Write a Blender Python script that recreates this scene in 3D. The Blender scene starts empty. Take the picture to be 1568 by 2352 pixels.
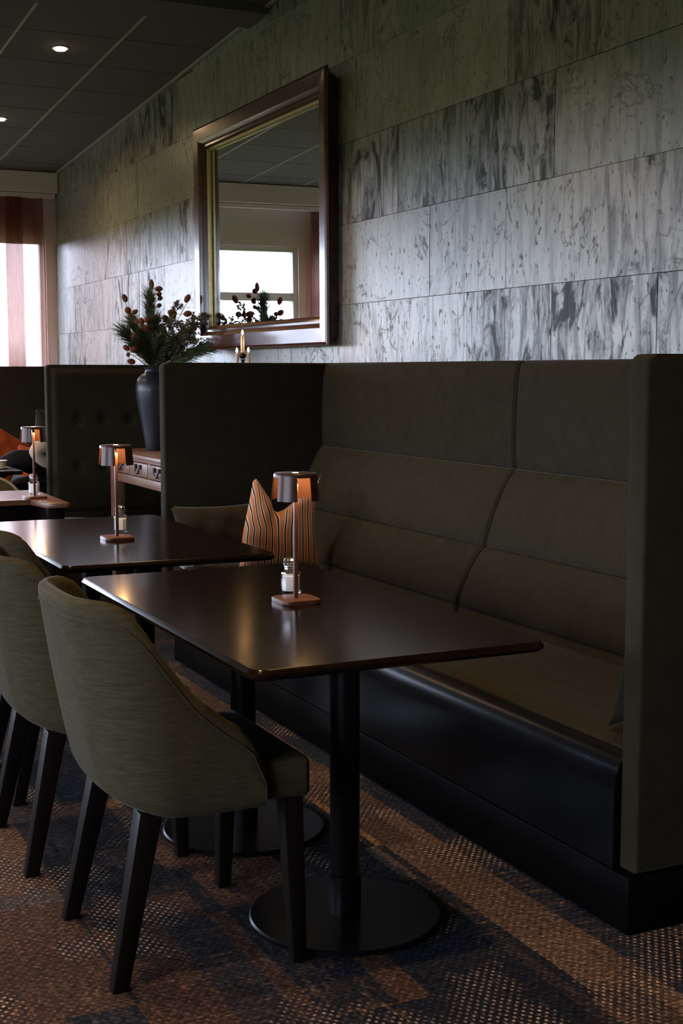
import bpy, bmesh, math, random
from mathutils import Vector, Matrix, Quaternion
random.seed(7)
S = bpy.context.scene
COL = S.collection
PI = math.pi

# ------------------------------------------------------------------ camera
cd = bpy.data.cameras.new('camera')
cam = bpy.data.objects.new('camera', cd); COL.objects.link(cam)
cam.location = (0, 0, 1.36)
cam.rotation_euler = (math.radians(90 - 6.068), 0, math.radians(-25.53))
cd.sensor_fit = 'VERTICAL'; cd.sensor_height = 24.0; cd.lens = 24.0 * 3048 / 2352
cd.clip_start = 0.05; cd.clip_end = 300
S.camera = cam

# ------------------------------------------------------------------ world, exposure
S.view_settings.view_transform = 'Standard'
S.view_settings.look = 'None'
S.view_settings.gamma = 1.0
S.view_settings.use_curve_mapping = False
S.view_settings.exposure = 0.0
SKY = 20.0
W = bpy.data.worlds.new('overcast_sky'); S.world = W
W.use_nodes = True
wt = W.node_tree
bg = wt.nodes['Background']
tc = wt.nodes.new('ShaderNodeTexCoord'); sx = wt.nodes.new('ShaderNodeSeparateXYZ')
rp = wt.nodes.new('ShaderNodeValToRGB'); mp = wt.nodes.new('ShaderNodeMapRange')
wt.links.new(tc.outputs['Generated'], sx.inputs[0])
wt.links.new(sx.outputs['Z'], mp.inputs['Value'])
mp.inputs['From Min'].default_value = -1; mp.inputs['From Max'].default_value = 1
wt.links.new(mp.outputs[0], rp.inputs[0]); wt.links.new(rp.outputs[0], bg.inputs['Color'])
e = rp.color_ramp.elements
e[0].position = 0.0; e[0].color = (0.040, 0.054, 0.022, 1)      # lawn outside
e[1].position = 1.0; e[1].color = (0.72, 0.80, 1.0, 1)
a = e.new(0.498); a.color = (0.052, 0.068, 0.030, 1)
a = e.new(0.512); a.color = (0.79, 0.88, 1.17, 1)               # overcast horizon
bg.inputs['Strength'].default_value = SKY
S.cycles.use_denoising = True
S.cycles.max_bounces = 10; S.cycles.diffuse_bounces = 5; S.cycles.glossy_bounces = 5
S.cycles.transparent_max_bounces = 24
S.cycles.caustics_reflective = False; S.cycles.caustics_refractive = False
S.cycles.sample_clamp_indirect = 6.0

XW = 2.95          # face of the stone wall
YE = 12.24          # face of the window wall
XL = -4.5          # face of the left wall
YB = -2.2          # wall behind the camera
def ceil_z(y): return 3.769 - 0.0526 * y

# window openings (span along the wall) and their sky portals
END_WIN = [(1.72, 2.86), (0.48, 1.58), (-0.85, 0.28), (-2.2, -1.0), (-3.6, -2.4)]
LEFT_WIN = [(-2.0, 2.6), (4.6, 7.0), (7.6, 9.8), (10.1, 11.8)]  # first two openings added to light the sides turned towards the camera
ZS, ZH = 0.85, 2.56
def portal(name, loc, rot, w, h):
    l = bpy.data.lights.new(name, 'AREA'); l.shape = 'RECTANGLE'; l.size = w; l.size_y = h
    l.cycles.is_portal = True
    o = bpy.data.objects.new(name, l); COL.objects.link(o); o.location = loc; o.rotation_euler = rot
for a, b in END_WIN:
    portal('window_portal', ((a+b)/2, YE + 0.22, (ZS+ZH)/2), (-PI/2, 0, 0), b-a, ZH-ZS)
for a, b in LEFT_WIN:
    portal('window_portal', (XL - 0.22, (a+b)/2, (ZS+ZH)/2), (0, -PI/2, 0), ZH-ZS, b-a)

# ------------------------------------------------------------------ material helpers
def NT(name):
    m = bpy.data.materials.new(name); m.use_nodes = True
    return m, m.node_tree, m.node_tree.nodes['Principled BSDF']
def put(nt, sock, v):
    if isinstance(v, bpy.types.NodeSocket): nt.links.new(v, sock)
    elif isinstance(v, (tuple, list)) and len(v) == 3 and sock.type == 'RGBA': sock.default_value = (*v, 1)
    else: sock.default_value = v
def N(nt, typ, ins=None, **props):
    n = nt.nodes.new(typ)
    for k, v in props.items(): setattr(n, k, v)
    for k, v in (ins or {}).items(): put(nt, n.inputs[k], v)
    return n
def math_(nt, op, a, b=0.0, clamp=False):
    n = N(nt, 'ShaderNodeMath', {0: a, 1: b}, operation=op); n.use_clamp = clamp
    return n.outputs[0]
def mix(nt, fac, a, b, blend='MIX'):
    n = N(nt, 'ShaderNodeMix', data_type='RGBA', blend_type=blend)
    put(nt, n.inputs[0], fac); put(nt, n.inputs[6], a); put(nt, n.inputs[7], b)
    return n.outputs[2]
def ramp(nt, fac, stops):
    n = N(nt, 'ShaderNodeValToRGB', {0: fac}); el = n.color_ramp.elements
    while len(el) < len(stops): el.new(0.5)
    for q, (p, c) in zip(el, stops):
        q.position = p; q.color = (*c, 1) if isinstance(c, tuple) else (c, c, c, 1)
    return n.outputs[0]
def objco(nt, scale=(1, 1, 1), off=None, rot=(0, 0, 0)):
    t = N(nt, 'ShaderNodeTexCoord').outputs['Object']
    if off is not None: t = N(nt, 'ShaderNodeVectorMath', {0: t, 1: off}, operation='ADD').outputs[0]
    return N(nt, 'ShaderNodeMapping', {'Vector': t, 'Scale': scale, 'Rotation': rot}).outputs[0]
def noise(nt, vec, scale, detail=4, rough=0.55, dist=0.0):
    return N(nt, 'ShaderNodeTexNoise', {'Vector': vec, 'Scale': scale, 'Detail': detail, 'Roughness': rough, 'Distortion': dist}).outputs[0]
def bump(nt, p, h, strength, dist):
    b = N(nt, 'ShaderNodeBump', {'Height': h, 'Strength': strength, 'Distance': dist})
    nt.links.new(b.outputs[0], p.inputs['Normal'])
def pset(p, col=None, rough=None, metal=None, **kw):
    nt = p.id_data
    if col is not None: put(nt, p.inputs['Base Color'], col)
    if rough is not None: put(nt, p.inputs['Roughness'], rough)
    if metal is not None: put(nt, p.inputs['Metallic'], metal)
    for k, v in kw.items(): put(nt, p.inputs[k], v)
def plain(name, col, rough=0.5, metal=0.0, var=0.12, scale=30, bmp=0.0, **kw):
    m, nt, p = NT(name)
    v = noise(nt, objco(nt), scale, 3)
    c = mix(nt, v, tuple(x*(1-var) for x in col), tuple(min(1, x*(1+var)) for x in col))
    pset(p, c, rough, metal, **kw)
    if bmp: bump(nt, p, v, bmp, 0.002)
    return m

def mk_stone():
    m, nt, p = NT('slate_stone')
    r = N(nt, 'ShaderNodeObjectInfo').outputs['Random']
    off = N(nt, 'ShaderNodeCombineXYZ', {0: math_(nt, 'MULTIPLY', r, 37), 1: math_(nt, 'MULTIPLY', r, 91), 2: math_(nt, 'MULTIPLY', r, 53)}).outputs[0]
    r2 = math_(nt, 'FRACT', math_(nt, 'MULTIPLY', r, 17.3))
    r3 = math_(nt, 'FRACT', math_(nt, 'MULTIPLY', r, 41.7))
    base = objco(nt, off=off)
    streak = objco(nt, (1, 7.0, 1.15), off)
    n1 = noise(nt, base, 2.6, 5, 0.6, 0.6)
    n2 = noise(nt, streak, 3.0, 7, 0.68, 0.7)
    n3 = noise(nt, objco(nt, (1, 2.2, 0.9), off), 3.2, 6, 0.62, 1.2)
    n4 = noise(nt, base, 42, 4, 0.6)
    # warm grey to green grey body
    body = mix(nt, n1, (0.20, 0.188, 0.165), (0.34, 0.325, 0.30))
    tint = mix(nt, r2, (0.78, 0.82, 0.76), (1.12, 1.03, 0.95))
    body = mix(nt, 1.0, body, tint, 'MULTIPLY')
    s = ramp(nt, n2, [(0.38, 0.0), (0.56, 1.0)])
    sm = math_(nt, 'MULTIPLY', math_(nt, 'SUBTRACT', 1.0, s), math_(nt, 'ADD', 0.25, math_(nt, 'MULTIPLY', r3, 0.75)))
    c = mix(nt, sm, body, (0.055, 0.053, 0.048))
    # black graphite blotches on some of the tiles
    gate = math_(nt, 'MULTIPLY', math_(nt, 'SUBTRACT', r3, 0.40, True), 1.5)
    th = math_(nt, 'SUBTRACT', 0.655, math_(nt, 'MULTIPLY', gate, 0.17))
    bl = math_(nt, 'MULTIPLY', math_(nt, 'SUBTRACT', math_(nt, 'ADD', math_(nt, 'MULTIPLY', n3, 0.8), math_(nt, 'MULTIPLY', n2, 0.22)), th), 14, True)
    c = mix(nt, math_(nt, 'MULTIPLY', bl, 0.85), c, (0.020, 0.021, 0.021))
    # crack lines
    wv = noise(nt, base, 3.5, 5, 0.6, 0.4)
    cr = N(nt, 'ShaderNodeTexNoise', {'Vector': objco(nt, (1, 1.6, 1.6), off), 'Scale': 1.5, 'Detail': 9.0, 'Roughness': 0.62, 'Distortion': 0.7}).outputs[0]
    line = ramp(nt, math_(nt, 'ABSOLUTE', math_(nt, 'SUBTRACT', cr, 0.5)), [(0.0, 1.0), (0.013, 0.0)])
    line = math_(nt, 'MULTIPLY', line, ramp(nt, n1, [(0.44, 0.0), (0.56, 1.0)]))
    c = mix(nt, math_(nt, 'MULTIPLY', line, 0.55), c, (0.03, 0.028, 0.026))
    pit = ramp(nt, N(nt, 'ShaderNodeTexNoise', {'Vector': objco(nt, (1, 2.2, 1.0), off), 'Scale': 26.0, 'Detail': 2.5}).outputs[0], [(0.31, 0.0), (0.385, 1.0)])
    c = mix(nt, math_(nt, 'MULTIPLY', math_(nt, 'SUBTRACT', 1.0, pit), 0.55), c, (0.035, 0.033, 0.03))
    dark = math_(nt, 'MAXIMUM', math_(nt, 'MAXIMUM', math_(nt, 'MULTIPLY', sm, 0.75), bl), math_(nt, 'MAXIMUM', line, math_(nt, 'SUBTRACT', 1.0, pit)))
    spec = math_(nt, 'MULTIPLY', math_(nt, 'SUBTRACT', 1.0, math_(nt, 'MULTIPLY', dark, 0.88)), 0.95)
    pset(p, c, mix(nt, math_(nt, 'ADD', math_(nt, 'MULTIPLY', n2, 0.6), math_(nt, 'MULTIPLY', dark, 0.4)), (0.26, 0.26, 0.26), (0.52, 0.52, 0.52)), None, **{'Specular IOR Level': spec})
    nb = noise(nt, streak, 3.0, 2.5, 0.5, 0.7); nf = noise(nt, base, 26, 1.5, 0.5)
    h = math_(nt, 'ADD', math_(nt, 'MULTIPLY', nb, 0.9), math_(nt, 'MULTIPLY', nf, 0.12))
    h = math_(nt, 'SUBTRACT', h, math_(nt, 'MULTIPLY', line, 0.5))
    h = math_(nt, 'ADD', h, math_(nt, 'MULTIPLY', pit, 0.35))
    bump(nt, p, h, 0.28, 0.0022)
    return m

def mk_fabric(name, c1, c2, stretch=(1, 1, 1), sheen=0.25, scale=60, streakamt=0.5, rough=0.9):
    m, nt, p = NT(name)
    st = noise(nt, objco(nt, stretch), scale, 5, 0.7)
    fine = noise(nt, objco(nt), 420, 2, 0.6)
    wx = N(nt, 'ShaderNodeTexWave', {'Vector': objco(nt), 'Scale': 260.0, 'Distortion': 1.0}, wave_type='BANDS', bands_direction='Z').outputs[1]
    f = ramp(nt, st, [(0.5 - streakamt*0.3, 0.0), (0.5 + streakamt*0.3, 1.0)])
    c = mix(nt, f, c1, c2)
    c = mix(nt, math_(nt, 'MULTIPLY', fine, 0.5), c, tuple(x*0.55 for x in c1))
    pset(p, c, rough, 0.0, **{'Sheen Weight': sheen, 'Sheen Roughness': 0.2, 'Specular IOR Level': 0.05})
    bump(nt, p, math_(nt, 'ADD', fine, math_(nt, 'MULTIPLY', wx, 0.4)), 0.25, 0.0015)
    return m

def mk_carpet():
    m, nt, p = NT('distressed_carpet')
    co = objco(nt)
    wob = noise(nt, co, 5.0, 4)
    dis = N(nt, 'ShaderNodeVectorMath', {0: co, 1: N(nt, 'ShaderNodeCombineXYZ', {0: math_(nt, 'MULTIPLY', wob, 0.02), 1: math_(nt, 'MULTIPLY', wob, 0.05), 2: 0.0}).outputs[0]}, operation='ADD').outputs[0]
    def bricks(w, h, off, rot, seedv):
        v = N(nt, 'ShaderNodeMapping', {'Vector': dis, 'Rotation': (0, 0, rot), 'Location': (seedv, off, 0)}).outputs[0]
        n = N(nt, 'ShaderNodeTexBrick', {'Vector': v, 'Color1': (0, 0, 0), 'Color2': (1, 1, 1), 'Scale': 1.0, 'Mortar Size': 0.0, 'Brick Width': w, 'Row Height': h})
        n.offset = 0.37; n.squash = 1.6; n.squash_frequency = 3
        return N(nt, 'ShaderNodeSeparateColor', {0: n.outputs[0]}).outputs[0]
    ra = bricks(0.95, 0.30, 0.11, PI/2, 0.2); rb = bricks(0.62, 0.17, 0.05, PI/2, 3.7); rc = bricks(1.4, 0.43, 0.27, 0.0, 1.3)
    r0 = math_(nt, 'FRACT', math_(nt, 'ADD', math_(nt, 'MULTIPLY', ra, 3.1), math_(nt, 'MULTIPLY', rb, 0.45)))
    r1 = math_(nt, 'FRACT', math_(nt, 'MULTIPLY', math_(nt, 'ADD', ra, rc), 5.7))
    r2_ = math_(nt, 'FRACT', math_(nt, 'MULTIPLY', math_(nt, 'ADD', rb, rc), 7.9))
    sc = N(nt, 'ShaderNodeSeparateXYZ', {0: dis})
    nav = math_(nt, 'GREATER_THAN', sc.outputs[0], 1.885)
    brn = math_(nt, 'MULTIPLY', math_(nt, 'GREATER_THAN', sc.outputs[0], 1.715), math_(nt, 'SUBTRACT', 1.0, nav))
    base = ramp(nt, r0, [(0.0, (0.010, 0.011, 0.016)), (0.26, (0.022, 0.018, 0.019)), (0.42, (0.050, 0.026, 0.017)), (0.60, (0.085, 0.046, 0.027)), (0.72, (0.013, 0.013, 0.017)), (0.86, (0.060, 0.046, 0.038)), (0.94, (0.16, 0.082, 0.034))])
    base.node.color_ramp.interpolation = 'CONSTANT'
    base = mix(nt, brn, base, mix(nt, r2_, (0.050, 0.030, 0.021), (0.100, 0.062, 0.042)))
    base = mix(nt, nav, base, (0.013, 0.015, 0.022))
    class rnd: outputs = [r0, r1, r2_]
    # streaky worn pile
    s1 = noise(nt, objco(nt, (1.0, 7.0, 1)), 9.0, 7, 0.75)
    s2 = noise(nt, objco(nt, (6.0, 1.2, 1)), 9.0, 7, 0.75)
    sp = mix(nt, math_(nt, 'GREATER_THAN', rnd.outputs[1], 0.45), s1, s2)
    big = noise(nt, co, 1.6, 4, 0.6)
    worn = math_(nt, 'MULTIPLY', ramp(nt, sp, [(0.50, 0.0), (0.68, 1.0)]), ramp(nt, big, [(0.40, 0.15), (0.62, 1.0)]))
    wc = mix(nt, rnd.outputs[2], (0.075, 0.058, 0.048), (0.20, 0.105, 0.048))
    c = mix(nt, math_(nt, 'MULTIPLY', worn, 0.8), base, wc)
    # dotted weave
    sc = N(nt, 'ShaderNodeSeparateXYZ', {0: co})
    dx = math_(nt, 'SINE', math_(nt, 'MULTIPLY', sc.outputs[0], 2*PI/0.021))
    dy = math_(nt, 'SINE', math_(nt, 'MULTIPLY', sc.outputs[1], 2*PI/0.027))
    dot = ramp(nt, math_(nt, 'MULTIPLY', dx, dy), [(0.30, 0.0), (0.62, 1.0)])
    dm = noise(nt, objco(nt, (2.6, 1.5, 1), (3.1, 7.7, 0)), 1.7, 3, 0.5)
    dmask = ramp(nt, dm, [(0.54, 0.0), (0.60, 1.0)])
    fine = noise(nt, co, 150, 3, 0.7)
    dcol = mix(nt, rnd.outputs[2], (0.20, 0.155, 0.12), (0.42, 0.27, 0.155))
    dd = math_(nt, 'MULTIPLY', math_(nt, 'MULTIPLY', dot, dmask), ramp(nt, fine, [(0.35, 0.2), (0.6, 1.0)]))
    c = mix(nt, math_(nt, 'MULTIPLY', dmask, 0.45), c, (0.020, 0.018, 0.020))
    c = mix(nt, 1.0, c, mix(nt, ramp(nt, math_(nt, 'MULTIPLY', dx, dy), [(0.1, 0.0), (0.7, 1.0)]), (0.72, 0.72, 0.72), (1.35, 1.35, 1.35)), 'MULTIPLY')
    c = mix(nt, dd, c, dcol)
    mid = noise(nt, objco(nt, (1, 1.6, 1)), 55, 5, 0.75)
    c = mix(nt, 1.0, c, ramp(nt, mid, [(0.36, 0.25), (0.52, 0.9), (0.66, 2.6)]), 'MULTIPLY')
    c = mix(nt, 0.8, c, mix(nt, fine, (0.2, 0.2, 0.2), (1.9, 1.9, 1.9)), 'MULTIPLY')
    c = mix(nt, 1.0, c, (1.25, 1.20, 1.20), 'MULTIPLY')
    pset(p, c, 0.95, 0.0, **{'Specular IOR Level': 0.08})
    bump(nt, p, math_(nt, 'ADD', fine, dd), 0.5, 0.003)
    return m

def mk_wood(name, c1, c2, rough, axis=(1, 14, 14), scale=1.6, rings=5.0, coat=0.0, bmp=0.12, tint=(1, 1, 1), spec=0.5):
    m, nt, p = NT(name)
    co = objco(nt, axis)
    n = noise(nt, co, scale, 5, 0.6, 0.8)
    g = math_(nt, 'FRACT', math_(nt, 'MULTIPLY', n, rings))
    g = math_(nt, 'ABSOLUTE', math_(nt, 'SUBTRACT', g, 0.5))
    fib = noise(nt, objco(nt, tuple(a*6 for a in axis)), 5.0, 4, 0.7)
    f = math_(nt, 'ADD', math_(nt, 'MULTIPLY', g, 1.1), math_(nt, 'MULTIPLY', fib, 0.45))
    c = mix(nt, f, c1, c2)
    r = mix(nt, fib, (rough*0.8,)*3, (rough*1.25,)*3)
    pset(p, c, r, 0.0, **{'Coat Weight': coat, 'Coat Roughness': 0.12, 'Specular IOR Level': spec, 'Specular Tint': (tint[0], tint[1], tint[2], 1)})
    bump(nt, p, f, bmp, 0.0012)
    return m

def mk_stripes():
    m, nt, p = NT('striped_cloth')
    uv = N(nt, 'ShaderNodeTexCoord').outputs['UV']
    u = N(nt, 'ShaderNodeSeparateXYZ', {0: uv}).outputs[0]
    t = math_(nt, 'FRACT', math_(nt, 'MULTIPLY', u, 13.0))
    c = ramp(nt, t, [(0.0, (0.50, 0.165, 0.050)), (0.47, (0.80, 0.66, 0.46)), (0.555, (0.008, 0.008, 0.014)), (0.80, (0.80, 0.66, 0.46)), (0.885, (0.50, 0.165, 0.050))])
    c.node.color_ramp.interpolation = 'CONSTANT'
    f = noise(nt, objco(nt), 300, 2)
    c = mix(nt, math_(nt, 'MULTIPLY', f, 0.35), c, (0.10, 0.04, 0.02))
    pset(p, c, 0.85, 0.0, **{'Sheen Weight': 0.2, 'Specular IOR Level': 0.2})
    bump(nt, p, f, 0.2, 0.001)
    return m

def mk_glass(name, tint=(1, 1, 1), ior=1.45, gl=1.0, body=0.0):
    m, nt, p = NT(name)
    nt.nodes.remove(p)
    out = nt.nodes['Material Output']
    tr = N(nt, 'ShaderNodeBsdfTransparent', {'Color': tint})
    gs = N(nt, 'ShaderNodeBsdfGlossy', {'Roughness': 0.03, 'Color': (gl, gl, gl)})
    lw = N(nt, 'ShaderNodeLayerWeight', {'Blend': 0.5}).outputs['Facing']
    fr = math_(nt, 'ADD', ior, math_(nt, 'MULTIPLY', math_(nt, 'POWER', lw, 4.0), 0.7), True)
    mx = N(nt, 'ShaderNodeMixShader', {0: fr, 1: tr.outputs[0], 2: gs.outputs[0]})
    nt.links.new(mx.outputs[0], out.inputs[0])
    return m

def mk_sheer():
    m, nt, p = NT('sheer_curtain')
    nt.nodes.remove(p); out = nt.nodes['Material Output']
    co = objco(nt)
    w = noise(nt, objco(nt, (260, 260, 18)), 1.0, 3)
    col = mix(nt, w, (0.30, 0.17, 0.13), (0.42, 0.26, 0.21))
    d = N(nt, 'ShaderNodeBsdfDiffuse', {'Color': (0.22, 0.045, 0.045)})
    t = N(nt, 'ShaderNodeBsdfTranslucent', {'Color': col})
    tr = N(nt, 'ShaderNodeBsdfTransparent', {'Color': (0.95, 0.80, 0.76)})
    m1 = N(nt, 'ShaderNodeMixShader', {0: 0.45, 1: d.outputs[0], 2: t.outputs[0]})
    m2 = N(nt, 'ShaderNodeMixShader', {0: 0.22, 1: m1.outputs[0], 2: tr.outputs[0]})
    nt.links.new(m2.outputs[0], out.inputs[0])
    return m

def mk_emit(name, col, strength):
    m, nt, p = NT(name)
    pset(p, (0.8, 0.7, 0.6), 0.5, **{'Emission Color': col, 'Emission Strength': strength})
    return m

M = {}
M['stone'] = mk_stone()
M['grout'] = plain('wall_backing', (0.20, 0.095, 0.05), 0.9)
M['booth'] = mk_fabric('olive_wool', (0.0230, 0.0185, 0.0098), (0.036, 0.0295, 0.0158), (1, 1, 1), 0.10, 18, 0.8)
M['chairf'] = mk_fabric('melange_velvet', (0.036, 0.029, 0.014), (0.082, 0.067, 0.036), (6, 6, 55), 0.12, 3.2, 0.75)
M['seatf'] = mk_fabric('seat_velvet', (0.06, 0.05, 0.03), (0.08, 0.066, 0.04), (6, 6, 40), 0.3, 3.2, 0.75)
M['carpet'] = mk_carpet()
M['table'] = mk_wood('dark_stained_oak', (0.0025, 0.0013, 0.0008), (0.011, 0.0048, 0.0022), 0.16, (9, 1.0, 9), 1.5, 7.0, 0.05, 0.05, (1.0, 0.80, 0.62), 0.3)
M['table_edge'] = plain('black_edge', (0.010, 0.008, 0.008), 0.3, 0.0, 0.1)
M['table2'] = mk_wood('red_brown_wood', (0.085, 0.030, 0.015), (0.17, 0.07, 0.036), 0.32, (10, 1.0, 10), 1.6, 5.0, 0.1, 0.1)
M['console'] = mk_wood('old_oak', (0.115, 0.048, 0.023), (0.215, 0.102, 0.057), 0.45, (10, 1.0, 10), 1.6, 5.0, 0.0, 0.25)
M['frame'] = mk_wood('mahogany', (0.040, 0.014, 0.008), (0.105, 0.038, 0.020), 0.24, (9, 1.0, 9), 1.8, 4.0, 0.35, 0.15)
M['gilt'] = plain('worn_gilt', (0.42, 0.33, 0.15), 0.4, 0.6, 0.3, 60, 0.2)
M['mirror'] = plain('mirror_silver', (0.88, 0.90, 0.90), 0.012, 1.0, 0.01)
M['leather'] = plain('black_leather', (0.002, 0.002, 0.003), 0.27, 0.0, 0.2, 220, 0.015, **{'Specular IOR Level': 0.2})
M['plinth'] = plain('black_laminate', (0.002, 0.0018, 0.0018), 0.36, **{'Specular IOR Level': 0.05})
M['blackmetal'] = plain('black_powdercoat', (0.002, 0.002, 0.0025), 0.30, 0.0, 0.15, **{'Specular IOR Level': 0.2})
M['leg'] = mk_wood('wenge_leg', (0.003, 0.002, 0.0015), (0.007, 0.0042, 0.003), 0.4, (10, 10, 1), 3.0, spec=0.12)
M['lampmetal'] = plain('bronze_lamp', (0.040, 0.0165, 0.0100), 0.30, 0.15, 0.1, **{'Specular IOR Level': 0.28})
M['lamplit'] = plain('lamplit_bronze', (0.115, 0.046, 0.027), 0.34, 0.2, 0.1)  # same bronze, lightened and reddened to paint the lamp's glow on base and pole
M['lampled'] = mk_emit('warm_led', (1.0, 0.62, 0.25), 14.0)
M['downled'] = mk_emit('downlight_led', (1.0, 0.80, 0.52), 18.0)
M['flame'] = mk_emit('candle_flame', (1.0, 0.62, 0.26), 9.0)
M['wax'] = plain('ivory_wax', (0.75, 0.52, 0.36), 0.5, **{'Subsurface Weight': 0.25, 'Subsurface Radius': (0.02, 0.01, 0.006)})
M['glass'] = mk_glass('shaker_glass', (0.98, 0.99, 0.99), 0.06, 1.0)
M['pane'] = mk_glass('window_glass', (0.96, 0.98, 0.97), 0.04)
M['salt'] = plain('white_salt', (0.88, 0.87, 0.86), 0.9, 0.0, 0.04, 300, 0.1)
M['chrome'] = plain('chrome', (0.72, 0.70, 0.68), 0.16, 1.0, 0.03)
M['darkwall'] = plain('brown_wall_paint', (0.20, 0.165, 0.135), 0.8, 0.0, 0.05, 5)
M['white'] = plain('white_paint', (0.90, 0.81, 0.76), 0.7, 0.0, 0.04, 6)
M['winframe'] = plain('window_frame_paint', (0.70, 0.70, 0.66), 0.5, 0.0, 0.04, 6)
M['ceiltile'] = plain('mineral_fibre_tile', (0.115, 0.108, 0.10), 0.9, 0.0, 0.10, 260, 0.25)
M['ceilslab'] = plain('ceiling_slab', (0.10, 0.095, 0.09), 0.9)
M['teebar'] = plain('tee_bar', (0.34, 0.33, 0.32), 0.5)
M['beam'] = plain('dark_beam', (0.10, 0.098, 0.092), 0.8)
M['sheer'] = mk_sheer()
M['stripe'] = mk_stripes()
M['vase'] = plain('matt_black_ceramic', (0.022, 0.022, 0.026), 0.36, 0.0, 0.4, 14, 0.15)
M['cone'] = plain('rust_cone', (0.24, 0.075, 0.030), 0.8, 0.0, 0.55, 120, 0.8)
M['stem'] = plain('brown_stem', (0.05, 0.035, 0.02), 0.8)
M['needle'] = plain('pine_needle', (0.075, 0.092, 0.030), 0.6, 0.0, 0.45, 9)
M['juniper'] = plain('juniper_sprig', (0.135, 0.120, 0.055), 0.7, 0.0, 0.45, 25)
M['orange'] = mk_fabric('orange_wool', (0.30, 0.055, 0.014), (0.42, 0.085, 0.024), (1, 1, 1), 0.2, 18)
M['darkcush'] = mk_fabric('dark_brown_wool', (0.050, 0.036, 0.022), (0.070, 0.052, 0.030), (1, 1, 1), 0.1, 18)
M['greycush'] = mk_fabric('grey_green_velvet', (0.016, 0.0145, 0.009), (0.022, 0.020, 0.013), (1, 1, 1), 0.05, 18)
M['linen'] = plain('white_linen', (0.72, 0.71, 0.70), 0.85, 0.0, 0.06, 90, 0.2)
M['brass'] = plain('aged_brass', (0.10, 0.065, 0.035), 0.35, 0.9)
M['iron'] = plain('black_iron', (0.015, 0.013, 0.013), 0.4, 0.6)
M['skin'] = plain('skin', (0.48, 0.27, 0.19), 0.55)
M['sweater'] = plain('cream_knit', (0.36, 0.26, 0.17), 0.9, 0.0, 0.25, 28, 0.8)
M['trousers'] = plain('dark_trousers', (0.009, 0.007, 0.008), 0.85, 0.0, 0.2, 60, 0.2, **{'Specular IOR Level': 0.1})
M['hair'] = plain('brown_hair', (0.06, 0.035, 0.02), 0.6, 0.0, 0.4, 60, 0.5)
M['shoe'] = plain('black_shoe', (0.015, 0.014, 0.014), 0.4)
M['eye'] = plain('eye_dark', (0.03, 0.02, 0.02), 0.2)
M['lip'] = plain('lip', (0.40, 0.16, 0.13), 0.5)
M['cup'] = plain('cream_ceramic', (0.72, 0.58, 0.40), 0.45)
M['blackchair'] = plain('olive_leather', (0.085, 0.055, 0.022), 0.45)
M['piping'] = plain('pale_piping', (0.42, 0.32, 0.16), 0.6)

# ------------------------------------------------------------------ mesh helpers
def tag(o, label=None, cat=None, group=None, kind=None):
    if label: o['label'] = label
    if cat: o['category'] = cat
    if group: o['group'] = group
    if kind: o['kind'] = kind
    return o
def obj(name, bm, mat, parent=None, smooth=35, label=None, loc=None):
    me = bpy.data.meshes.new(name)
    bmesh.ops.recalc_face_normals(bm, faces=bm.faces[:])
    bm.to_mesh(me); bm.free()
    me.materials.append(mat)
    if smooth:
        me.shade_smooth(); me.set_sharp_from_angle(angle=math.radians(smooth))
    o = bpy.data.objects.new(name, me); COL.objects.link(o)
    if parent: o.parent = parent
    if loc: o.location = loc
    if label: o['label'] = label
    return o
def empty(name, loc=(0, 0, 0), label=None, cat=None, group=None, rz=0):
    o = bpy.data.objects.new(name, None); COL.objects.link(o)
    o.location = loc; o.rotation_euler = (0, 0, rz); o.empty_display_size = 0.1
    return tag(o, label, cat, group)
def dup(root, loc=None, rz=None, label=None, group=None):
    r = root.copy(); COL.objects.link(r)
    if loc is not None: r.location = loc
    if rz is not None: r.rotation_euler = (0, 0, rz)
    if label: r['label'] = label
    if group: r['group'] = group
    for ch in list(root.children):
        c = ch.copy(); COL.objects.link(c); c.parent = r
        for g in list(ch.children):
            d = g.copy(); COL.objects.link(d); d.parent = c
    return r
def BM(): return bmesh.new()
def box(bm, x0, x1, y0, y1, z0, z1, bev=0.0, seg=2):
    r = bmesh.ops.create_cube(bm, size=1)
    vs = r['verts']
    for v in vs:
        v.co = Vector(((x0+x1)/2 + v.co.x*(x1-x0), (y0+y1)/2 + v.co.y*(y1-y0), (z0+z1)/2 + v.co.z*(z1-z0)))
    if bev:
        es = list({e for v in vs for e in v.link_edges})
        bmesh.ops.bevel(bm, geom=es, offset=bev, segments=seg, profile=0.5, affect='EDGES')
    return bm
def boxo(name, mat, dims, parent=None, bev=0.004, seg=2, **k):
    return obj(name, box(BM(), *dims, bev, seg), mat, parent, **k)
def tube(bm, pts, rad, n=8, cap=True):
    pts = [Vector(p) for p in pts]
    rad = rad if isinstance(rad, (list, tuple)) else [rad]*len(pts)
    rings = []
    up = Vector((0, 0, 1)) if abs((pts[1]-pts[0]).normalized().z) < 0.9 else Vector((1, 0, 0))
    for i, p in enumerate(pts):
        t = (pts[min(i+1, len(pts)-1)] - pts[max(i-1, 0)]).normalized()
        a = t.cross(up).normalized(); b = t.cross(a).normalized()
        rings.append([bm.verts.new(p + (a*math.cos(2*PI*k/n) + b*math.sin(2*PI*k/n))*rad[i]) for k in range(n)])
    for r0, r1 in zip(rings, rings[1:]):
        for k in range(n): bm.faces.new((r0[k], r0[(k+1) % n], r1[(k+1) % n], r1[k]))
    if cap:
        bm.faces.new(rings[0][::-1]); bm.faces.new(rings[-1])
    return bm
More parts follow.
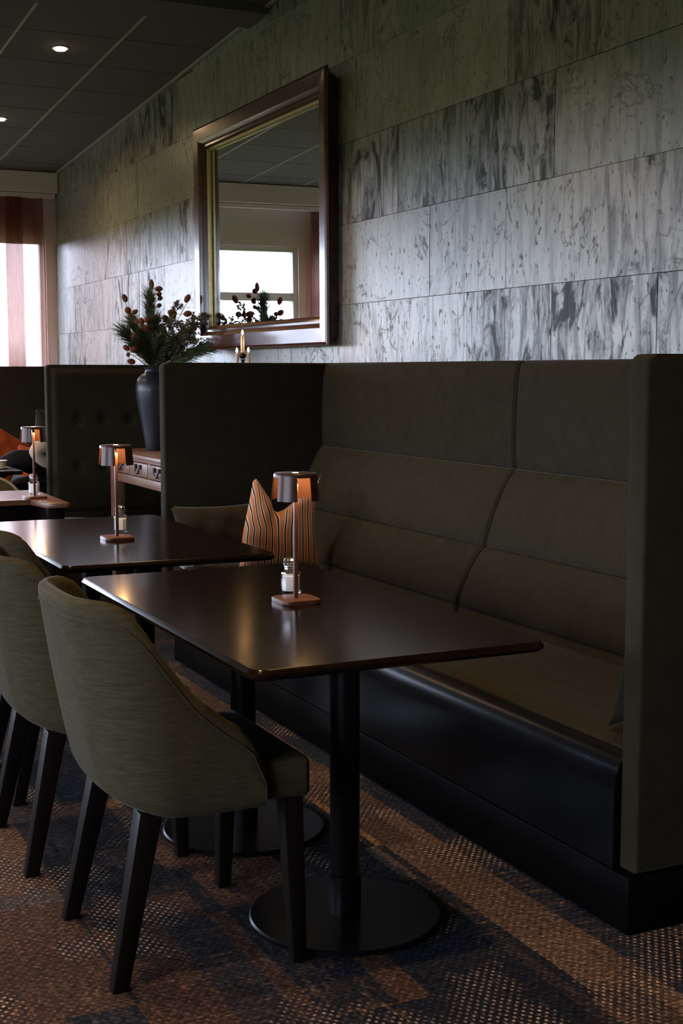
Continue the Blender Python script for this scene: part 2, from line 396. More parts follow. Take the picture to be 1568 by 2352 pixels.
def lathe(bm, prof, n=32, c=(0, 0, 0), a0=0.0, capb=True, capt=True):
    rings = []
    for r, z in prof:
        rings.append([bm.verts.new((c[0]+r*math.cos(a0+2*PI*k/n), c[1]+r*math.sin(a0+2*PI*k/n), c[2]+z)) for k in range(n)])
    for r0, r1 in zip(rings, rings[1:]):
        for k in range(n): bm.faces.new((r0[k], r0[(k+1) % n], r1[(k+1) % n], r1[k]))
    if capb: bm.faces.new(rings[0][::-1])
    if capt: bm.faces.new(rings[-1])
    return bm
def prism(bm, poly, axis, a0, a1, bev=0.0, seg=2):
    """poly: 2-D points; axis 'x','y','z' extrusion"""
    def P(u, v, w):
        return {'x': (w, u, v), 'y': (u, w, v), 'z': (u, v, w)}[axis]
    lo = [bm.verts.new(P(u, v, a0)) for u, v in poly]; hi = [bm.verts.new(P(u, v, a1)) for u, v in poly]
    n = len(poly)
    fs = [bm.faces.new(lo[::-1]), bm.faces.new(hi)]
    for k in range(n): fs.append(bm.faces.new((lo[k], lo[(k+1) % n], hi[(k+1) % n], hi[k])))
    if bev:
        es = list({e for f in fs[:2] for e in f.edges})
        bmesh.ops.bevel(bm, geom=es, offset=bev, segments=seg, profile=0.5, affect='EDGES')
    return bm
def rrect(x0, x1, y0, y1, r, n=6):
    pts = []
    for cx, cy, a in ((x1-r, y1-r, 0), (x0+r, y1-r, 90), (x0+r, y0+r, 180), (x1-r, y0+r, 270)):
        for k in range(n+1):
            t = math.radians(a + 90*k/n); pts.append((cx+r*math.cos(t), cy+r*math.sin(t)))
    return pts
def clip_poly(poly, f):
    out = []
    for i in range(len(poly)):
        a, b = poly[i], poly[(i+1) % len(poly)]; fa, fb = f(a), f(b)
        if fa >= 0: out.append(a)
        if (fa >= 0) != (fb >= 0):
            t = fa/(fa-fb); out.append((a[0]+(b[0]-a[0])*t, a[1]+(b[1]-a[1])*t))
    return out
def struct(name, bm, mat, parent=None, **k):
    o = obj(name, bm, mat, parent, **k)
    if not parent: o['kind'] = 'structure'
    return o

# ------------------------------------------------------------------ setting
struct('floor', box(BM(), XL-0.3, XW+0.05, YB-0.2, YE+0.3, -0.10, 0.0), M['carpet'], smooth=0)

def slab(y0, y1, x0, x1, up, th):
    bm = BM()
    lo = [(x0, y0), (x1, y0), (x1, y1), (x0, y1)]
    a = [bm.verts.new((x, y, ceil_z(y)+up)) for x, y in lo]; b = [bm.verts.new((x, y, ceil_z(y)+up+th)) for x, y in lo]
    bm.faces.new(a[::-1]); bm.faces.new(b)
    for k in range(4): bm.faces.new((a[k], a[(k+1) % 4], b[(k+1) % 4], b[k]))
    return bm
ceiling = struct('ceiling', slab(YB-0.2, YE+0.3, XL-0.3, XW+0.3, 0.012, 0.15), M['ceilslab'], smooth=0)
TP = 0.62
first = None
ix0 = 1.744 - 6*TP
for i in range(8):
    xa = ix0 + i*TP; xb = min(xa+TP, XW-0.004)
    for j in range(-1, 18):
        ya = 2.436 + (j-1)*TP - 0.0; yb = min(ya+TP, YE-0.004)
        if yb - ya < 0.1 or ya < 1.0: continue
        if 6.6 < ya < 7.4 and not (ya > 7.3): pass
        obj('tile', slab(ya+0.005, yb-0.005, xa+0.006, xb-0.006, 0.0, 0.011), M['ceiltile'], ceiling, smooth=0)
for i in range(1, 8):
    xa = ix0 + i*TP
    obj('tee_bar', slab(1.2, YE-0.004, xa-0.008, xa+0.008, -0.003, 0.006), M['teebar'], ceiling, smooth=0)
obj('edge_trim', slab(1.2, YE-0.004, XW-0.026, XW-0.001, -0.012, 0.010), M['teebar'], ceiling, smooth=0)
bm = slab(7.12, 7.40, XL, XW-0.002, -0.045, 0.044)
struct('trim_2', bm, M['beam'], smooth=0)

# stone wall
wr = struct('wall_right', box(BM(), XW+0.012, XW+0.25, YB-0.2, YE+0.3, 0, 3.95), M['grout'], smooth=0)
TW, TH = 0.63, 0.40
for r in range(-1, 7):
    z0 = 1.293 + 0.4*r; z1 = z0 + TH
    ph = 5.894 if r % 2 else 5.564
    k0 = int((1.0-ph)/TW) - 1
    for k in range(k0, 12):
        ya = ph + k*TW; yb = ya + TW
        ya = max(ya, 0.9); yb = min(yb, YE-0.003)
        if yb - ya < 0.05: continue
        g = 0.0007
        poly = [(ya+g, z0+g), (yb-g, z0+g), (yb-g, z1-g), (ya+g, z1-g)]
        poly = clip_poly(poly, lambda q: ceil_z(q[0]) - 0.014 - q[1])
        if len(poly) < 3 or max(q[1] for q in poly) - z0 < 0.02: continue
        o = random.uniform(-0.0015, 0.0015)
        obj('tile', prism(BM(), poly, 'x', XW+o, XW+0.02, 0.0008, 1), M['stone'], wr, smooth=0)

def wall_with_openings(name, axis, plane, thick, a0, a1, z1, wins):
    """wall along x (axis 'x') or y with window openings"""
    bm = BM()
    def bx(u0, u1, za, zb):
        if u1-u0 < 1e-4: return
        if axis == 'x': box(bm, u0, u1, plane, plane+thick, za, zb)
        else: box(bm, plane-thick, plane, u0, u1, za, zb)
    bx(a0, a1, 0, ZS); bx(a0, a1, ZH, z1)
    prev = a0
    for u0, u1 in sorted(wins):
        bx(prev, u0, ZS, ZH); prev = u1
    bx(prev, a1, ZS, ZH)
    return struct(name, bm, M['white'] if axis == 'x' else M['darkwall'], smooth=0)
wall_with_openings('wall_far', 'x', YE, 0.2, XL-0.2, XW+0.01, 3.5, END_WIN)
struct('unseen_dark_panel', box(BM(), XL+0.002, 2.0, YE-0.02, YE-0.001, 0, ZS-0.035), M['darkwall'], smooth=0)  # unseen dark panel, added to keep bright lower wall out of reflections
wall_with_openings('wall_left', 'y', XL, 0.2, YB-0.2, YE+0.2, 4.0, LEFT_WIN)
struct('wall_back', box(BM(), XL-0.2, XW+0.2, YB-0.2, YB, 0, 4.1), M['darkwall'], smooth=0)

def window(n, axis, u0, u1):
    root = bpy.data.objects.new('window_%d' % n, None); COL.objects.link(root); root['kind'] = 'structure'
    def bx(a0, a1, d0, d1, z0, z1, name, mat):
        if axis == 'x': dims = (a0, a1, YE+d0, YE+d1, z0, z1)
        else: dims = (XL-d1, XL-d0, a0, a1, z0, z1)
        return boxo(name, mat, dims, root, 0.003, 1)
    f = 0.05
    bx(u0, u0+f, 0.03, 0.11, ZS, ZH, 'jamb', M['winframe']); bx(u1-f, u1, 0.03, 0.11, ZS, ZH, 'jamb', M['winframe'])
    bx(u0+f, u1-f, 0.03, 0.11, ZH-f, ZH, 'head', M['winframe']); bx(u0+f, u1-f, 0.03, 0.11, ZS, ZS+f, 'sill_rail', M['winframe'])
    if n == 1: bx(u0+f, u1-f, 0.066, 0.072, ZS+f, ZH-f, 'pane', M['pane'])
    else:
        bx(u0+f, u1-f, 0.035, 0.105, 2.03, 2.11, 'transom', M['winframe'])
        bx(u0+f, u1-f, 0.066, 0.072, ZS+f, 2.03, 'pane', M['pane']); bx(u0+f, u1-f, 0.066, 0.072, 2.11, ZH-f, 'pane', M['pane'])
    bx(u0-0.03, u1+0.03 if u1 < 2.8 else u1, -0.045, 0.03, ZS-0.03, ZS, 'window_sill', M['winframe'])
    return root
wn = 1
for a, b in END_WIN: window(wn, 'x', a, b); wn += 1
for a, b in LEFT_WIN: window(wn, 'y', a, b); wn += 1
# white bulkhead beam along the window wall, curtain rail below it
struct('trim_1', box(BM(), XL, XW-0.003, YE-0.16, YE, 2.948, 3.128, 0.004, 1), M['white'])
rail = boxo('curtain_rail', M['white'], (-3.8, 2.925, YE-0.13, YE-0.05, 2.905, 2.942), None, 0.004)
tag(rail, 'white curtain rail under the white bulkhead in the far corner', 'curtain rail')
def curtain(name, x0, x1, label, y=YE-0.085, amp=0.022, waves=6, z0=0.06):
    bm = BM(); nx, nz = waves*12, 10
    g = []
    for i in range(nx+1):
        t = i/nx
        row = []
        for j in range(nz+1):
            s = j/nz
            ph = 2*PI*waves*t + 0.8*math.sin(5*t)
            x = x0 + (x1-x0)*t + 0.006*math.sin(ph*2)*(1-s)
            yy = y + amp*math.sin(ph)*(0.55+0.45*(1-s)) + 0.006*math.sin(17*t+3*s)
            row.append(bm.verts.new((x, yy, 2.902 - s*(2.902-z0))))
        g.append(row)
    for i in range(nx):
        for j in range(nz): bm.faces.new((g[i][j], g[i+1][j], g[i+1][j+1], g[i][j+1]))
    o = obj(name, bm, M['sheer'], None, 180)
    return tag(o, label, 'curtain', 'sheer curtains on the window wall')
curtain('sheer_curtain', 1.96, 2.825, 'sheer pinkish red curtain in the far left corner beside the stone wall')
curtain('sheer_curtain', 2.475, 2.63, 'narrow second layer of the sheer curtain in the far left corner', y=YE-0.128, amp=0.012, waves=3)
curtain('sheer_curtain', 0.0, 0.40, 'gathered sheer curtain, the one glimpsed at the right edge of the mirror', waves=5)

# ------------------------------------------------------------------ booths
def back_profile():
    key = [(2.815, 1.392), (2.800, 0.985), (2.668, 0.688), (2.550, 0.475), (2.500, 0.36)]
    bul = [0.018, 0.026, 0.026, 0.0]
    pts = [(2.86, 1.400), (2.832, 1.400)]
    for (a, b), u in zip(zip(key, key[1:]), bul):
        d = Vector((b[0]-a[0], b[1]-a[1])); nrm = Vector((-abs(d.y), 0)).normalized() if False else Vector((d.y, -d.x)).normalized()
        for k in range(15 if u else 3):
            t = (0.5-0.5*math.cos(PI*k/15)) if u else k/3
            w = (math.sin(PI*t**0.9) ** 0.4 if t > 0 else 0)*u
            q = (a[0]+d.x*t + nrm.x*w, a[1]+d.y*t + nrm.y*w)
            pts.append(q)
    pts.append(key[-1]); pts += [(2.86, 0.36)]
    return pts
def back_mesh(y0, y1):
    bm = BM(); prof = back_profile()
    cx, cz = 2.83, 0.88
    ys = [(y0, 0.030), (y0+0.004, 0.014), (y0+0.014, 0.004), (y0+0.032, 0.0), (y1-0.032, 0.0), (y1-0.014, 0.004), (y1-0.004, 0.014), (y1, 0.030)]
    rings = []
    for y, ins in ys:
        ring = []
        for i, (x, z) in enumerate(prof):
            if i in (0, len(prof)-1): ring.append(bm.verts.new((x, y, z - (ins if i == 0 else 0)))); continue
            zz = z - (ins if i <= 2 else 0)
            ring.append(bm.verts.new((min(2.855, x+ins), y, zz)))
        rings.append(ring)
    n = len(prof)
    for r0, r1 in zip(rings, rings[1:]):
        for k in range(n): bm.faces.new((r0[k], r0[(k+1) % n], r1[(k+1) % n], r1[k]))
    bm.faces.new(rings[0][::-1]); bm.faces.new(rings[-1])
    return bm
def seat_mesh(y0, y1):
    prof = [(2.56, 0.36), (2.56, 0.444), (2.30, 0.447), (2.10, 0.447), (2.03, 0.444), (2.008, 0.436), (2.004, 0.42), (2.004, 0.36)]
    return prism(BM(), prof, 'y', y0, y1, 0.006, 2)
def leather_mesh(y0, y1):
    prof = [(2.004, 0.30), (2.004, 0.431), (1.992, 0.426), (1.980, 0.417), (1.970, 0.404), (1.963, 0.388), (1.958, 0.366), (1.9555, 0.335), (1.955, 0.145), (1.99, 0.145), (1.99, 0.30)]
    return prism(BM(), prof, 'y', y0, y1)
def wing_mesh(y0, y1):
    bm = BM()
    poly = [(1.972, 0.152), (1.972, 1.380), (1.976, 1.390), (1.986, 1.398), (2.0, 1.400), (2.93, 1.400), (2.93, 0.152)]
    return prism(bm, poly, 'y', y0, y1, 0.009, 3)
def make_booth(y0, y1, label, mid=None, tufted=False):
    """y0: outer face of the near wing, y1: outer face of the far wing"""
    root = empty('booth_sofa', (0, 0, 0), label, 'sofa')
    th = 0.068; b0, b1 = y0+th+0.002, y1-th-0.012
    mid = mid or (b0+b1)/2
    obj('wing', wing_mesh(y0, y0+th), M['booth'], root, 40)
    obj('wing', wing_mesh(y1-th-0.01, y1), M['booth'], root, 40)
    obj('backrest', back_mesh(b0, mid-0.002), M['booth'], root, 30)
    obj('backrest', back_mesh(mid+0.002, b1), M['booth'], root, 30)
    obj('seat', seat_mesh(b0, mid-0.001), M['booth'], root, 40)
    obj('seat', seat_mesh(mid+0.001, b1), M['booth'], root, 40)
    obj('seat_front', leather_mesh(b0, b1-0.16), M['leather'], root, 40, 'rounded black leather seat front')
    boxo('plinth', M['plinth'], (1.953, 2.90, y0+0.003, y1-0.24, 0.0, 0.142), root, 0.003, label='black plinth')
    boxo('back_board', M['booth'], (2.862, 2.935, b0-0.001, b1+0.001, 0.142, 1.397), root, 0.006)
    return root
booth = make_booth(2.482, 6.168, 'long olive high-backed booth sofa facing the nearest table', 4.315)
booth2 = make_booth(8.50, 12.06, 'far olive booth sofa with buttoned wing, beyond the vase console', 10.3)
# buttoned padding on the near wing of the far booth
def tuft():
    bm = BM(); nx, nz = 56, 48
    x0, x1, z0, z1 = 2.0, 2.90, 0.45, 1.375
    bt = [(2.165, 1.05), (2.337, 1.05), (2.51, 1.05), (2.68, 1.05), (2.165, 0.742), (2.337, 0.742), (2.51, 0.742), (2.68, 0.742)]
    g = []
    for i in range(nx+1):
        row = []
        for j in range(nz+1):
            x = x0+(x1-x0)*i/nx; z = z0+(z1-z0)*j/nz
            edge = min(1, min(x-x0, x1-x, z-z0, z1-z)/0.03)
            d = 0.026*math.sqrt(max(0, 1-(1-edge)**2))
            for bx, bz in bt:
                q = math.hypot(x-bx, z-bz); d -= 0.020*math.exp(-(q/0.030)**2)*edge
                fold = abs(abs(x-bx)*0.55 - (z-bz+0.0))
                if z < bz+0.06 and q < 0.085: d -= 0.004*math.exp(-(fold/0.008)**2)*(1-q/0.085)
            row.append(bm.verts.new((x, 8.4995-max(d, 0.0), z)))
        g.append(row)
    for i in range(nx):
        for j in range(nz): bm.faces.new((g[i][j], g[i+1][j], g[i+1][j+1], g[i][j+1]))
    return bm, bt
tb, bt = tuft()
pad = obj('buttoned_pad', tb, M['booth'], booth2, 60)
for bx, bz in bt:
    b = BM(); bmesh.ops.create_uvsphere(b, u_segments=10, v_segments=6, radius=0.013)
    for v in b.verts: v.co = Vector((v.co.x+bx, v.co.y*0.5+8.492, v.co.z+bz))
    obj('button', b, M['booth'], pad)

# ------------------------------------------------------------------ cushions
def cushion_mesh(w, h, th, seed=0, dent=0.0, ears=0.02, n=22):
    rnd = random.Random(seed)
    bm = BM(); uvl = bm.loops.layers.uv.new('uv')
    def pt(u, v, side):
        # u,v in -1..1
        au, av = abs(u), abs(v)
        pin = 1 - 0.10*(1-av**2)*au**3
        pinv = 1 - 0.10*(1-au**2)*av**3
        x = u*w/2*pin*(1+ears*av*av*2); z = v*h/2*pinv
        t = th/2*((max(0, 1-au**2.6))*(max(0, 1-av**2.6)))**0.45
        wr = 0.006*math.sin(7*u+3*v+seed)*math.cos(5*v-2*u)*(1-au**4)*(1-av**4)
        y = side*t + wr
        if dent:
            vv = max(0.0, (v+0.3)/1.3)
            ks = [(-1.0, 0.0), (-0.9, 0.01), (-0.22, 0.33), (0.05, 0.30), (0.45, 0.19), (0.82, 0.11), (0.93, 0.02), (1.0, -0.05)]
            for (ua, da), (ub, db) in zip(ks, ks[1:]):
                if u <= ub + 1e-6: dr = da+(db-da)*(u-ua)/(ub-ua); break
            k = dent/0.42
            z -= k*dr*h*vv**1.6
            x += k*0.24*w*vv**1.4*max(0, (0.55-u)/1.55) + k*0.06*w*vv**2*max(0, u-0.4)
            y += k*(0.085*math.exp(-((u+0.25)/0.17)**2)*vv**1.5 + 0.03*max(0, -u-0.3)*vv)
        return x, y, z
    for side in (-1, 1):
        g = [[bm.verts.new(pt(-1+2*i/n, -1+2*j/n, side)) for j in range(n+1)] for i in range(n+1)]
        for i in range(n):
            for j in range(n):
                f = bm.faces.new((g[i][j], g[i+1][j], g[i+1][j+1], g[i][j+1]))
                for l, (a, b) in zip(f.loops, ((i, j), (i+1, j), (i+1, j+1), (i, j+1))):
                    l[uvl].uv = (a/n + (0.45*max(0, b/n-0.45)*min(1, max(0, 0.5-a/n)/0.3) if dent > 0.3 else 0), b/n)
    bmesh.ops.remove_doubles(bm, verts=bm.verts[:], dist=0.0015)
    return bm
def cushion(name, w, h, th, mat, loc, rot, label, seed=0, dent=0.0):
    o = obj(name, cushion_mesh(w, h, th, seed, dent), mat, None, 80)
    o.location = loc; o.rotation_euler = rot
    return tag(o, label, 'cushion')
cushion('striped_cushion', 0.385, 0.435, 0.13, M['stripe'], (2.322, 5.52, 0.668), (math.radians(-10), math.radians(2), math.radians(-4)), 'orange cushion with black and cream stripes and a dented top on the booth', 3, 0.42)
cushion('dark_cushion', 0.44, 0.27, 0.09, M['darkcush'], (2.20, 6.005, 0.587), (math.radians(-10), 0, 0), 'plain dark brown cushion leaning on the far wing behind the second table', 5)
cushion('grey_green_cushion', 0.40, 0.34, 0.12, M['greycush'], (2.25, 2.66, 0.625), (math.radians(12), 0, 0), 'grey green velvet cushion tucked behind the near wing of the booth', 6)
cushion('orange_cushion', 0.40, 0.40, 0.12, M['orange'], (1.99, 10.25, 0.735), (math.radians(-12), math.radians(33), math.radians(4)), 'plain orange cushion at the left picture edge, behind the seated person', 7, 0.0)
cushion('orange_cushion', 0.40, 0.36, 0.12, M['orange'], (2.30, 10.05, 0.645), (math.radians(-12), math.radians(-4), math.radians(0)), 'plain orange cushion beside the cream sleeve of the seated person', 8, 0.1)
cushion('olive_cushion', 0.34, 0.56, 0.14, M['booth'], (2.30, 9.72, 0.80), (math.radians(-6), math.radians(8), math.radians(20)), 'tall olive back cushion rising behind the second small lamp in the far booth', 9)
# crumpled white napkin on the bench edge
b = cushion_mesh(0.16, 0.13, 0.07, 4, 0.2, n=14)
for v in b.verts: v.co += Vector((0.008*math.sin(90*v.co.z), 0.006*math.sin(70*v.co.x+2), 0.008*math.sin(80*v.co.x)))
o = obj('napkin', b, M['linen'], None, 80); o.location = (2.01, 5.80, 0.490); o.rotation_euler = (math.radians(78), 0, 0.5)
tag(o, 'crumpled white cloth napkin on the bench under the second table', 'napkin')

# ------------------------------------------------------------------ tables
def make_table(x0, x1, y0, y1, label, cols, zt=0.737):
    cx, cy = (x0+x1)/2, (y0+y1)/2
    root = empty('dining_table', (cx, cy, 0), label, 'table', 'dark dining tables along the booth')
    hx, hy = (x1-x0)/2, (y1-y0)/2
    bm = BM(); rings = []
    for ins, z in ((0.009, zt-0.024), (0.0015, zt-0.0185), (0.0, zt-0.015), (0.0, zt-0.0105), (0.0015, zt-0.0085), (0.0070, zt-0.0016), (0.0088, zt)):
        rings.append([bm.verts.new((x, y, z)) for x, y in rrect(-hx+ins, hx-ins, -hy+ins, hy-ins, 0.040-ins, 8)])
    for r0, r1 in zip(rings, rings[1:]):
        for k in range(len(r0)): bm.faces.new((r0[k], r0[(k+1) % len(r0)], r1[(k+1) % len(r0)], r1[k]))
    bm.faces.new(rings[0][::-1]); bm.faces.new(rings[-1])
    obj('tabletop', bm, M['table'], root, 20)
    obj('underframe', prism(BM(), rrect(-hx+0.10, hx-0.10, -hy+0.12, hy-0.12, 0.02, 3), 'z', zt-0.040, zt-0.0242), M['blackmetal'], root)
    for c in cols:
        bm = BM(); lathe(bm, [(0.041, 0.016), (0.041, 0.115), (0.037, 0.117), (0.037, zt-0.0402)], 36, (c[0]-cx, c[1]-cy, 0))
        col = obj('column', bm, M['blackmetal'], root)
        bm = BM(); lathe(bm, [(0.234, 0.0), (0.240, 0.003), (0.240, 0.010), (0.236, 0.0145), (0.06, 0.016)], 56, (c[0]-cx, c[1]-cy, 0))
        obj('base_disc', bm, M['blackmetal'], root)
    return root
make_table(1.000, 1.742, 2.522, 3.948, 'nearest dark dining table with two round pedestal bases', ((1.388, 2.887), (1.392, 3.590)))
make_table(1.008, 1.752, 4.172, 5.560, 'second dark dining table, behind the nearest one', ((1.45, 4.75), (1.40, 5.32)))
# third table: red brown, notched corner
root = empty('side_table', (1.24, 6.8, 0), 'red brown wooden table with notched corner at the left edge, under the third lamp', 'table')
poly = [(1.405, 6.45), (1.437, 6.245), (1.452, 6.230), (1.530, 6.220), (1.545, 6.232), (1.552, 6.93), (1.54, 6.99), (0.72, 6.99), (0.72, 6.45)]
obj('tabletop', prism(BM(), [(x-1.24, y-6.8) for x, y in poly], 'z', 0.712, 0.737, 0.005, 2), M['table2'], root, 40)
boxo('panel_leg', M['darkcush'] if False else M['leg'], (0.21, 0.29, -0.52, 0.12, 0.0, 0.711), root, 0.004)
boxo('panel_leg', M['leg'], (-0.48, -0.42, -0.30, 0.12, 0.0, 0.711), root, 0.004)
boxo('modesty_panel', M['leg'], (-0.419, 0.209, -0.26, -0.235, 0.05, 0.711), root, 0.004)
# fourth table, in the far booth
root = empty('far_table', (1.45, 8.72, 0), 'grey topped table in front of the seated person', 'table')
obj('tabletop', prism(BM(), rrect(-0.33, 0.335, -0.35, 0.25, 0.02, 4), 'z', 0.712, 0.737, 0.005, 2), M['table'], root, 40)
bm = BM(); lathe(bm, [(0.037, 0.0162), (0.037, 0.711)], 24); obj('column', bm, M['blackmetal'], root)
bm = BM(); lathe(bm, [(0.22, 0.0), (0.22, 0.012), (0.06, 0.016)], 40); obj('base_disc', bm, M['blackmetal'], root)
bm = BM(); lathe(bm, [(0.040, 0.0), (0.060, 0.002), (0.062, 0.008), (0.048, 0.010), (0.054, 0.030), (0.060, 0.052), (0.056, 0.052), (0.050, 0.030), (0.03, 0.014)], 28)
cupo = obj('bowl', bm, M['cup'], None, loc=(1.675, 8.62, 0.7375)); tag(cupo, 'cream ceramic bowl on the grey topped table at the left edge', 'bowl')
bm = BM(); lathe(bm, [(0.002, 0.0), (0.022, 0.001), (0.022, 0.016), (0.004, 0.018)], 16, (0, 0, 0.0152))
obj('candle_wax', bm, M['salt'], cupo)
# black low bench with pale piping before the buttoned wing
root = empty('low_bench', (0, 0, 0), 'low dark bench with thin pale piping between red brown table and console', 'bench')
ang = math.atan2(9.0-8.0, 2.24-1.9)
p0, p1 = Vector((1.80, 7.42)), Vector((2.13, 8.10)); d = (p1-p0).normalized(); nn = Vector((-d.y, d.x))
poly = [tuple(p0), tuple(p1), tuple(p1+nn*0.22), tuple(p0+nn*0.22)]
poly = [(q[0], q[1]) for q in poly]
obj('seat', prism(BM(), poly, 'z', 0.38, 0.452, 0.012, 2), M['darkcush'], root)
obj('base', prism(BM(), [tuple(p0+d*0.02+nn*0.02), tuple(p1-d*0.02+nn*0.02), tuple(p1-d*0.02+nn*0.20), tuple(p0+d*0.02+nn*0.20)], 'z', 0.0, 0.379), M['leather'], root)
b = BM(); tube(b, [(p0.x, p0.y, 0.446), (p1.x, p1.y, 0.446)], 0.005, 8); obj('piping', b, M['piping'], root)

# ------------------------------------------------------------------ tub chairs
def rim_z(x):
    k = [(0.0, 0.872), (0.06, 0.868), (0.105, 0.838), (0.145, 0.765), (0.215, 0.662), (0.295, 0.595), (0.355, 0.560), (0.392, 0.520), (0.406, 0.44)]
    if x <= k[0][0]: return k[0][1]
    for (a, za), (b, zb) in zip(k, k[1:]):
        if x <= b:
            t = (x-a)/(b-a); return za+(zb-za)*t
    return k[-1][1]
def smooth_rim(x):
    return sum(rim_z(x+d)*w for d, w in ((-0.022, .2), (-0.011, .2), (0, .2), (0.011, .2), (0.022, .2)))
def make_chair(label):
    """faces +x; local origin on the floor, back of the rim at x=-0.25, side panels at y=+-0.255"""
    root = empty('tub_chair', (0, 0, 0), label, 'chair', 'tub chairs along the dining tables')
    HW, L, R = 0.256, 0.406, 0.150
    plan = []                                   # base plan from the +y front round the back to the -y front: (x from the back, y, normal)
    for k in range(15): plan.append((L - (L-R)*(k/14), HW, (0, 1)))
    for k in range(1, 10):
        t = PI/2*k/10; plan.append((R - R*math.sin(t), HW - R + R*math.cos(t), (-math.sin(t), math.cos(t))))
    for k in range(1, 8): pass
    for k in range(9): plan.append((0.0 + 0.0, (HW-R)*(1-2*k/8), (-1, 0)))
    for k in range(9, 0, -1):
        t = PI/2*k/10; plan.append((R - R*math.sin(t), -(HW - R + R*math.cos(t)), (-math.sin(t), -math.cos(t))))
    for k in range(14, -1, -1): plan.append((L - (L-R)*(k/14), -HW, (0, -1)))
    TH = 0.042
    def place(x0, y0, z, n, off):
        xb = -0.178 - (z-0.40)*0.175                # raked back
        x = xb + x0*(0.152-xb)/L
        bow = 0.018*math.cos(min(1, abs(y0)/HW)*PI/2)*(1-x0/L)
        return Vector((x - bow + n[0]*off, y0*(1 + 0.03*(z-0.4)) + n[1]*off, z))
    bm = BM(); bm2 = BM()
    rings = []
    for x0, y0, n in plan:
        zt = smooth_rim(x0); zb = 0.378 + 0.022*max(0, 1-x0/0.16)**2
        front = max(0, (x0-0.33)/0.076)
        ring = []
        rf = 0.30 + 0.70*max(0, 1-x0/0.22)
        for z, o in ((zb, -0.040), (zb+0.004, -0.026), (zb+0.016, -0.010), (zb+0.034, -0.002)): ring.append(place(x0, y0, zb+(z-zb)*rf*1.4, n, o*rf))
        zq = zb+0.034*rf*1.4
        m_ = 9
        for k in range(1, m_+1): ring.append(place(x0, y0, zq+(zt-0.030-zq)*k/m_, n, 0.004*math.sin(PI*k/m_)))
        for a in (20, 45, 70, 90, 115, 145, 180):
            t = math.radians(a); r = TH/2
            ring.append(place(x0, y0, zt-0.022+0.022*math.sin(t), n, -r + r*math.cos(t)))
        for k in range(1, 7): ring.append(place(x0, y0, zt-0.03 - (zt-0.03-0.40)*k/6 if zt-0.03 > 0.40 else 0.40-0.002*k, n, -TH))
        rings.append([bm.verts.new(p) for p in ring])
    nn_ = len(rings[0])
    for r0, r1 in zip(rings, rings[1:]):
        for k in range(nn_): bm.faces.new((r0[k], r0[(k+1) % nn_], r1[(k+1) % nn_], r1[k]))
    bm.faces.new(rings[0][::-1]); bm.faces.new(rings[-1])
    obj('shell', bm, M['chairf'], root, 50)
    # stitched welt that follows the rim a little below the edge
    pts = []
    for x0, y0, n in plan: pts.append(place(x0, y0, smooth_rim(x0)-0.040, n, 0.0015))
    b = BM(); tube(b, pts, 0.0022, 6); obj('welt', b, M['chairf'], root)
    # seat
    b = BM()
    box(b, -0.125, 0.268, -0.205, 0.205, 0.385, 0.478, 0.016, 3)
    for v in b.verts:
        if v.co.x > 0.16: v.co.y *= 1.20
        if v.co.z > 0.46: v.co.z += 0.010*math.cos(v.co.x*5)*math.cos(v.co.y*5)
    obj('seat', b, M['chairf'], root, 40)
    def leg(top, bot, wt, wb):
        b = BM(); vs = []
        for (p, w) in ((top, wt), (bot, wb)):
            vs.append([b.verts.new((p[0]+sx*w/2, p[1]+sy*w/2, p[2])) for sx, sy in ((-1, -1), (1, -1), (1, 1), (-1, 1))])
        for k in range(4): b.faces.new((vs[0][k], vs[0][(k+1) % 4], vs[1][(k+1) % 4], vs[1][k]))
        b.faces.new(vs[0]); b.faces.new(vs[1][::-1])
        bmesh.ops.bevel(b, geom=b.edges[:], offset=0.003, segments=2, profile=0.5, affect='EDGES')
        return b
    for s in (-1, 1):
        obj('leg', leg((-0.105, s*0.190, 0.392), (-0.188, s*0.217, 0.0), 0.054, 0.037), M['leg'], root)
        obj('leg', leg((0.228, s*0.205, 0.392), (0.230, s*0.248, 0.0), 0.050, 0.034), M['leg'], root)
    return root
ch = make_chair('nearest olive grey tub chair, whole in view beside the first table'); ch.location = (0.952, 2.958, 0)
dup(ch, (0.925, 3.712, 0), 0, 'second tub chair, directly behind the nearest one')
dup(ch, (1.020, 4.325, 0), 0, 'third tub chair, cut by the left picture edge beside the second table')
dup(ch, (0.90, 5.05, 0), 0, 'fourth tub chair, mostly hidden under the far end of the second table')
# rounded chair back beyond the red brown table
root = empty('round_back_chair', (1.385, 7.44, 0), 'brown round-backed chair with pale rim behind the red brown table', 'chair')
b = BM(); pts = []
for k in range(25):
    t = PI*k/24; pts.append((0.19*math.cos(t), 0, 0.60 + 0.18*math.sin(t)))
b2 = BM(); prof = [(p[0], p[2]) for p in pts] + [(-0.19, 0.45), (0.19, 0.45)]
obj('backrest', prism(b2, prof, 'y', -0.02, 0.02, 0.006, 2), M['blackchair'], root)
tube(b, [(0.19, -0.022, 0.45)] + [(p[0], -0.022, p[2]) for p in pts] + [(-0.19, -0.022, 0.45)], 0.007, 8); obj('rim', b, M['piping'], root)
boxo('seat', M['blackchair'], (-0.19, 0.19, 0.0, 0.40, 0.41, 0.449), root, 0.01)
for sx in (-1, 1):
    for y in (0.03, 0.38):
        boxo('leg', M['leg'], (sx*0.16-0.018, sx*0.16+0.018, y-0.0, y+0.036, 0, 0.409), root, 0.003)

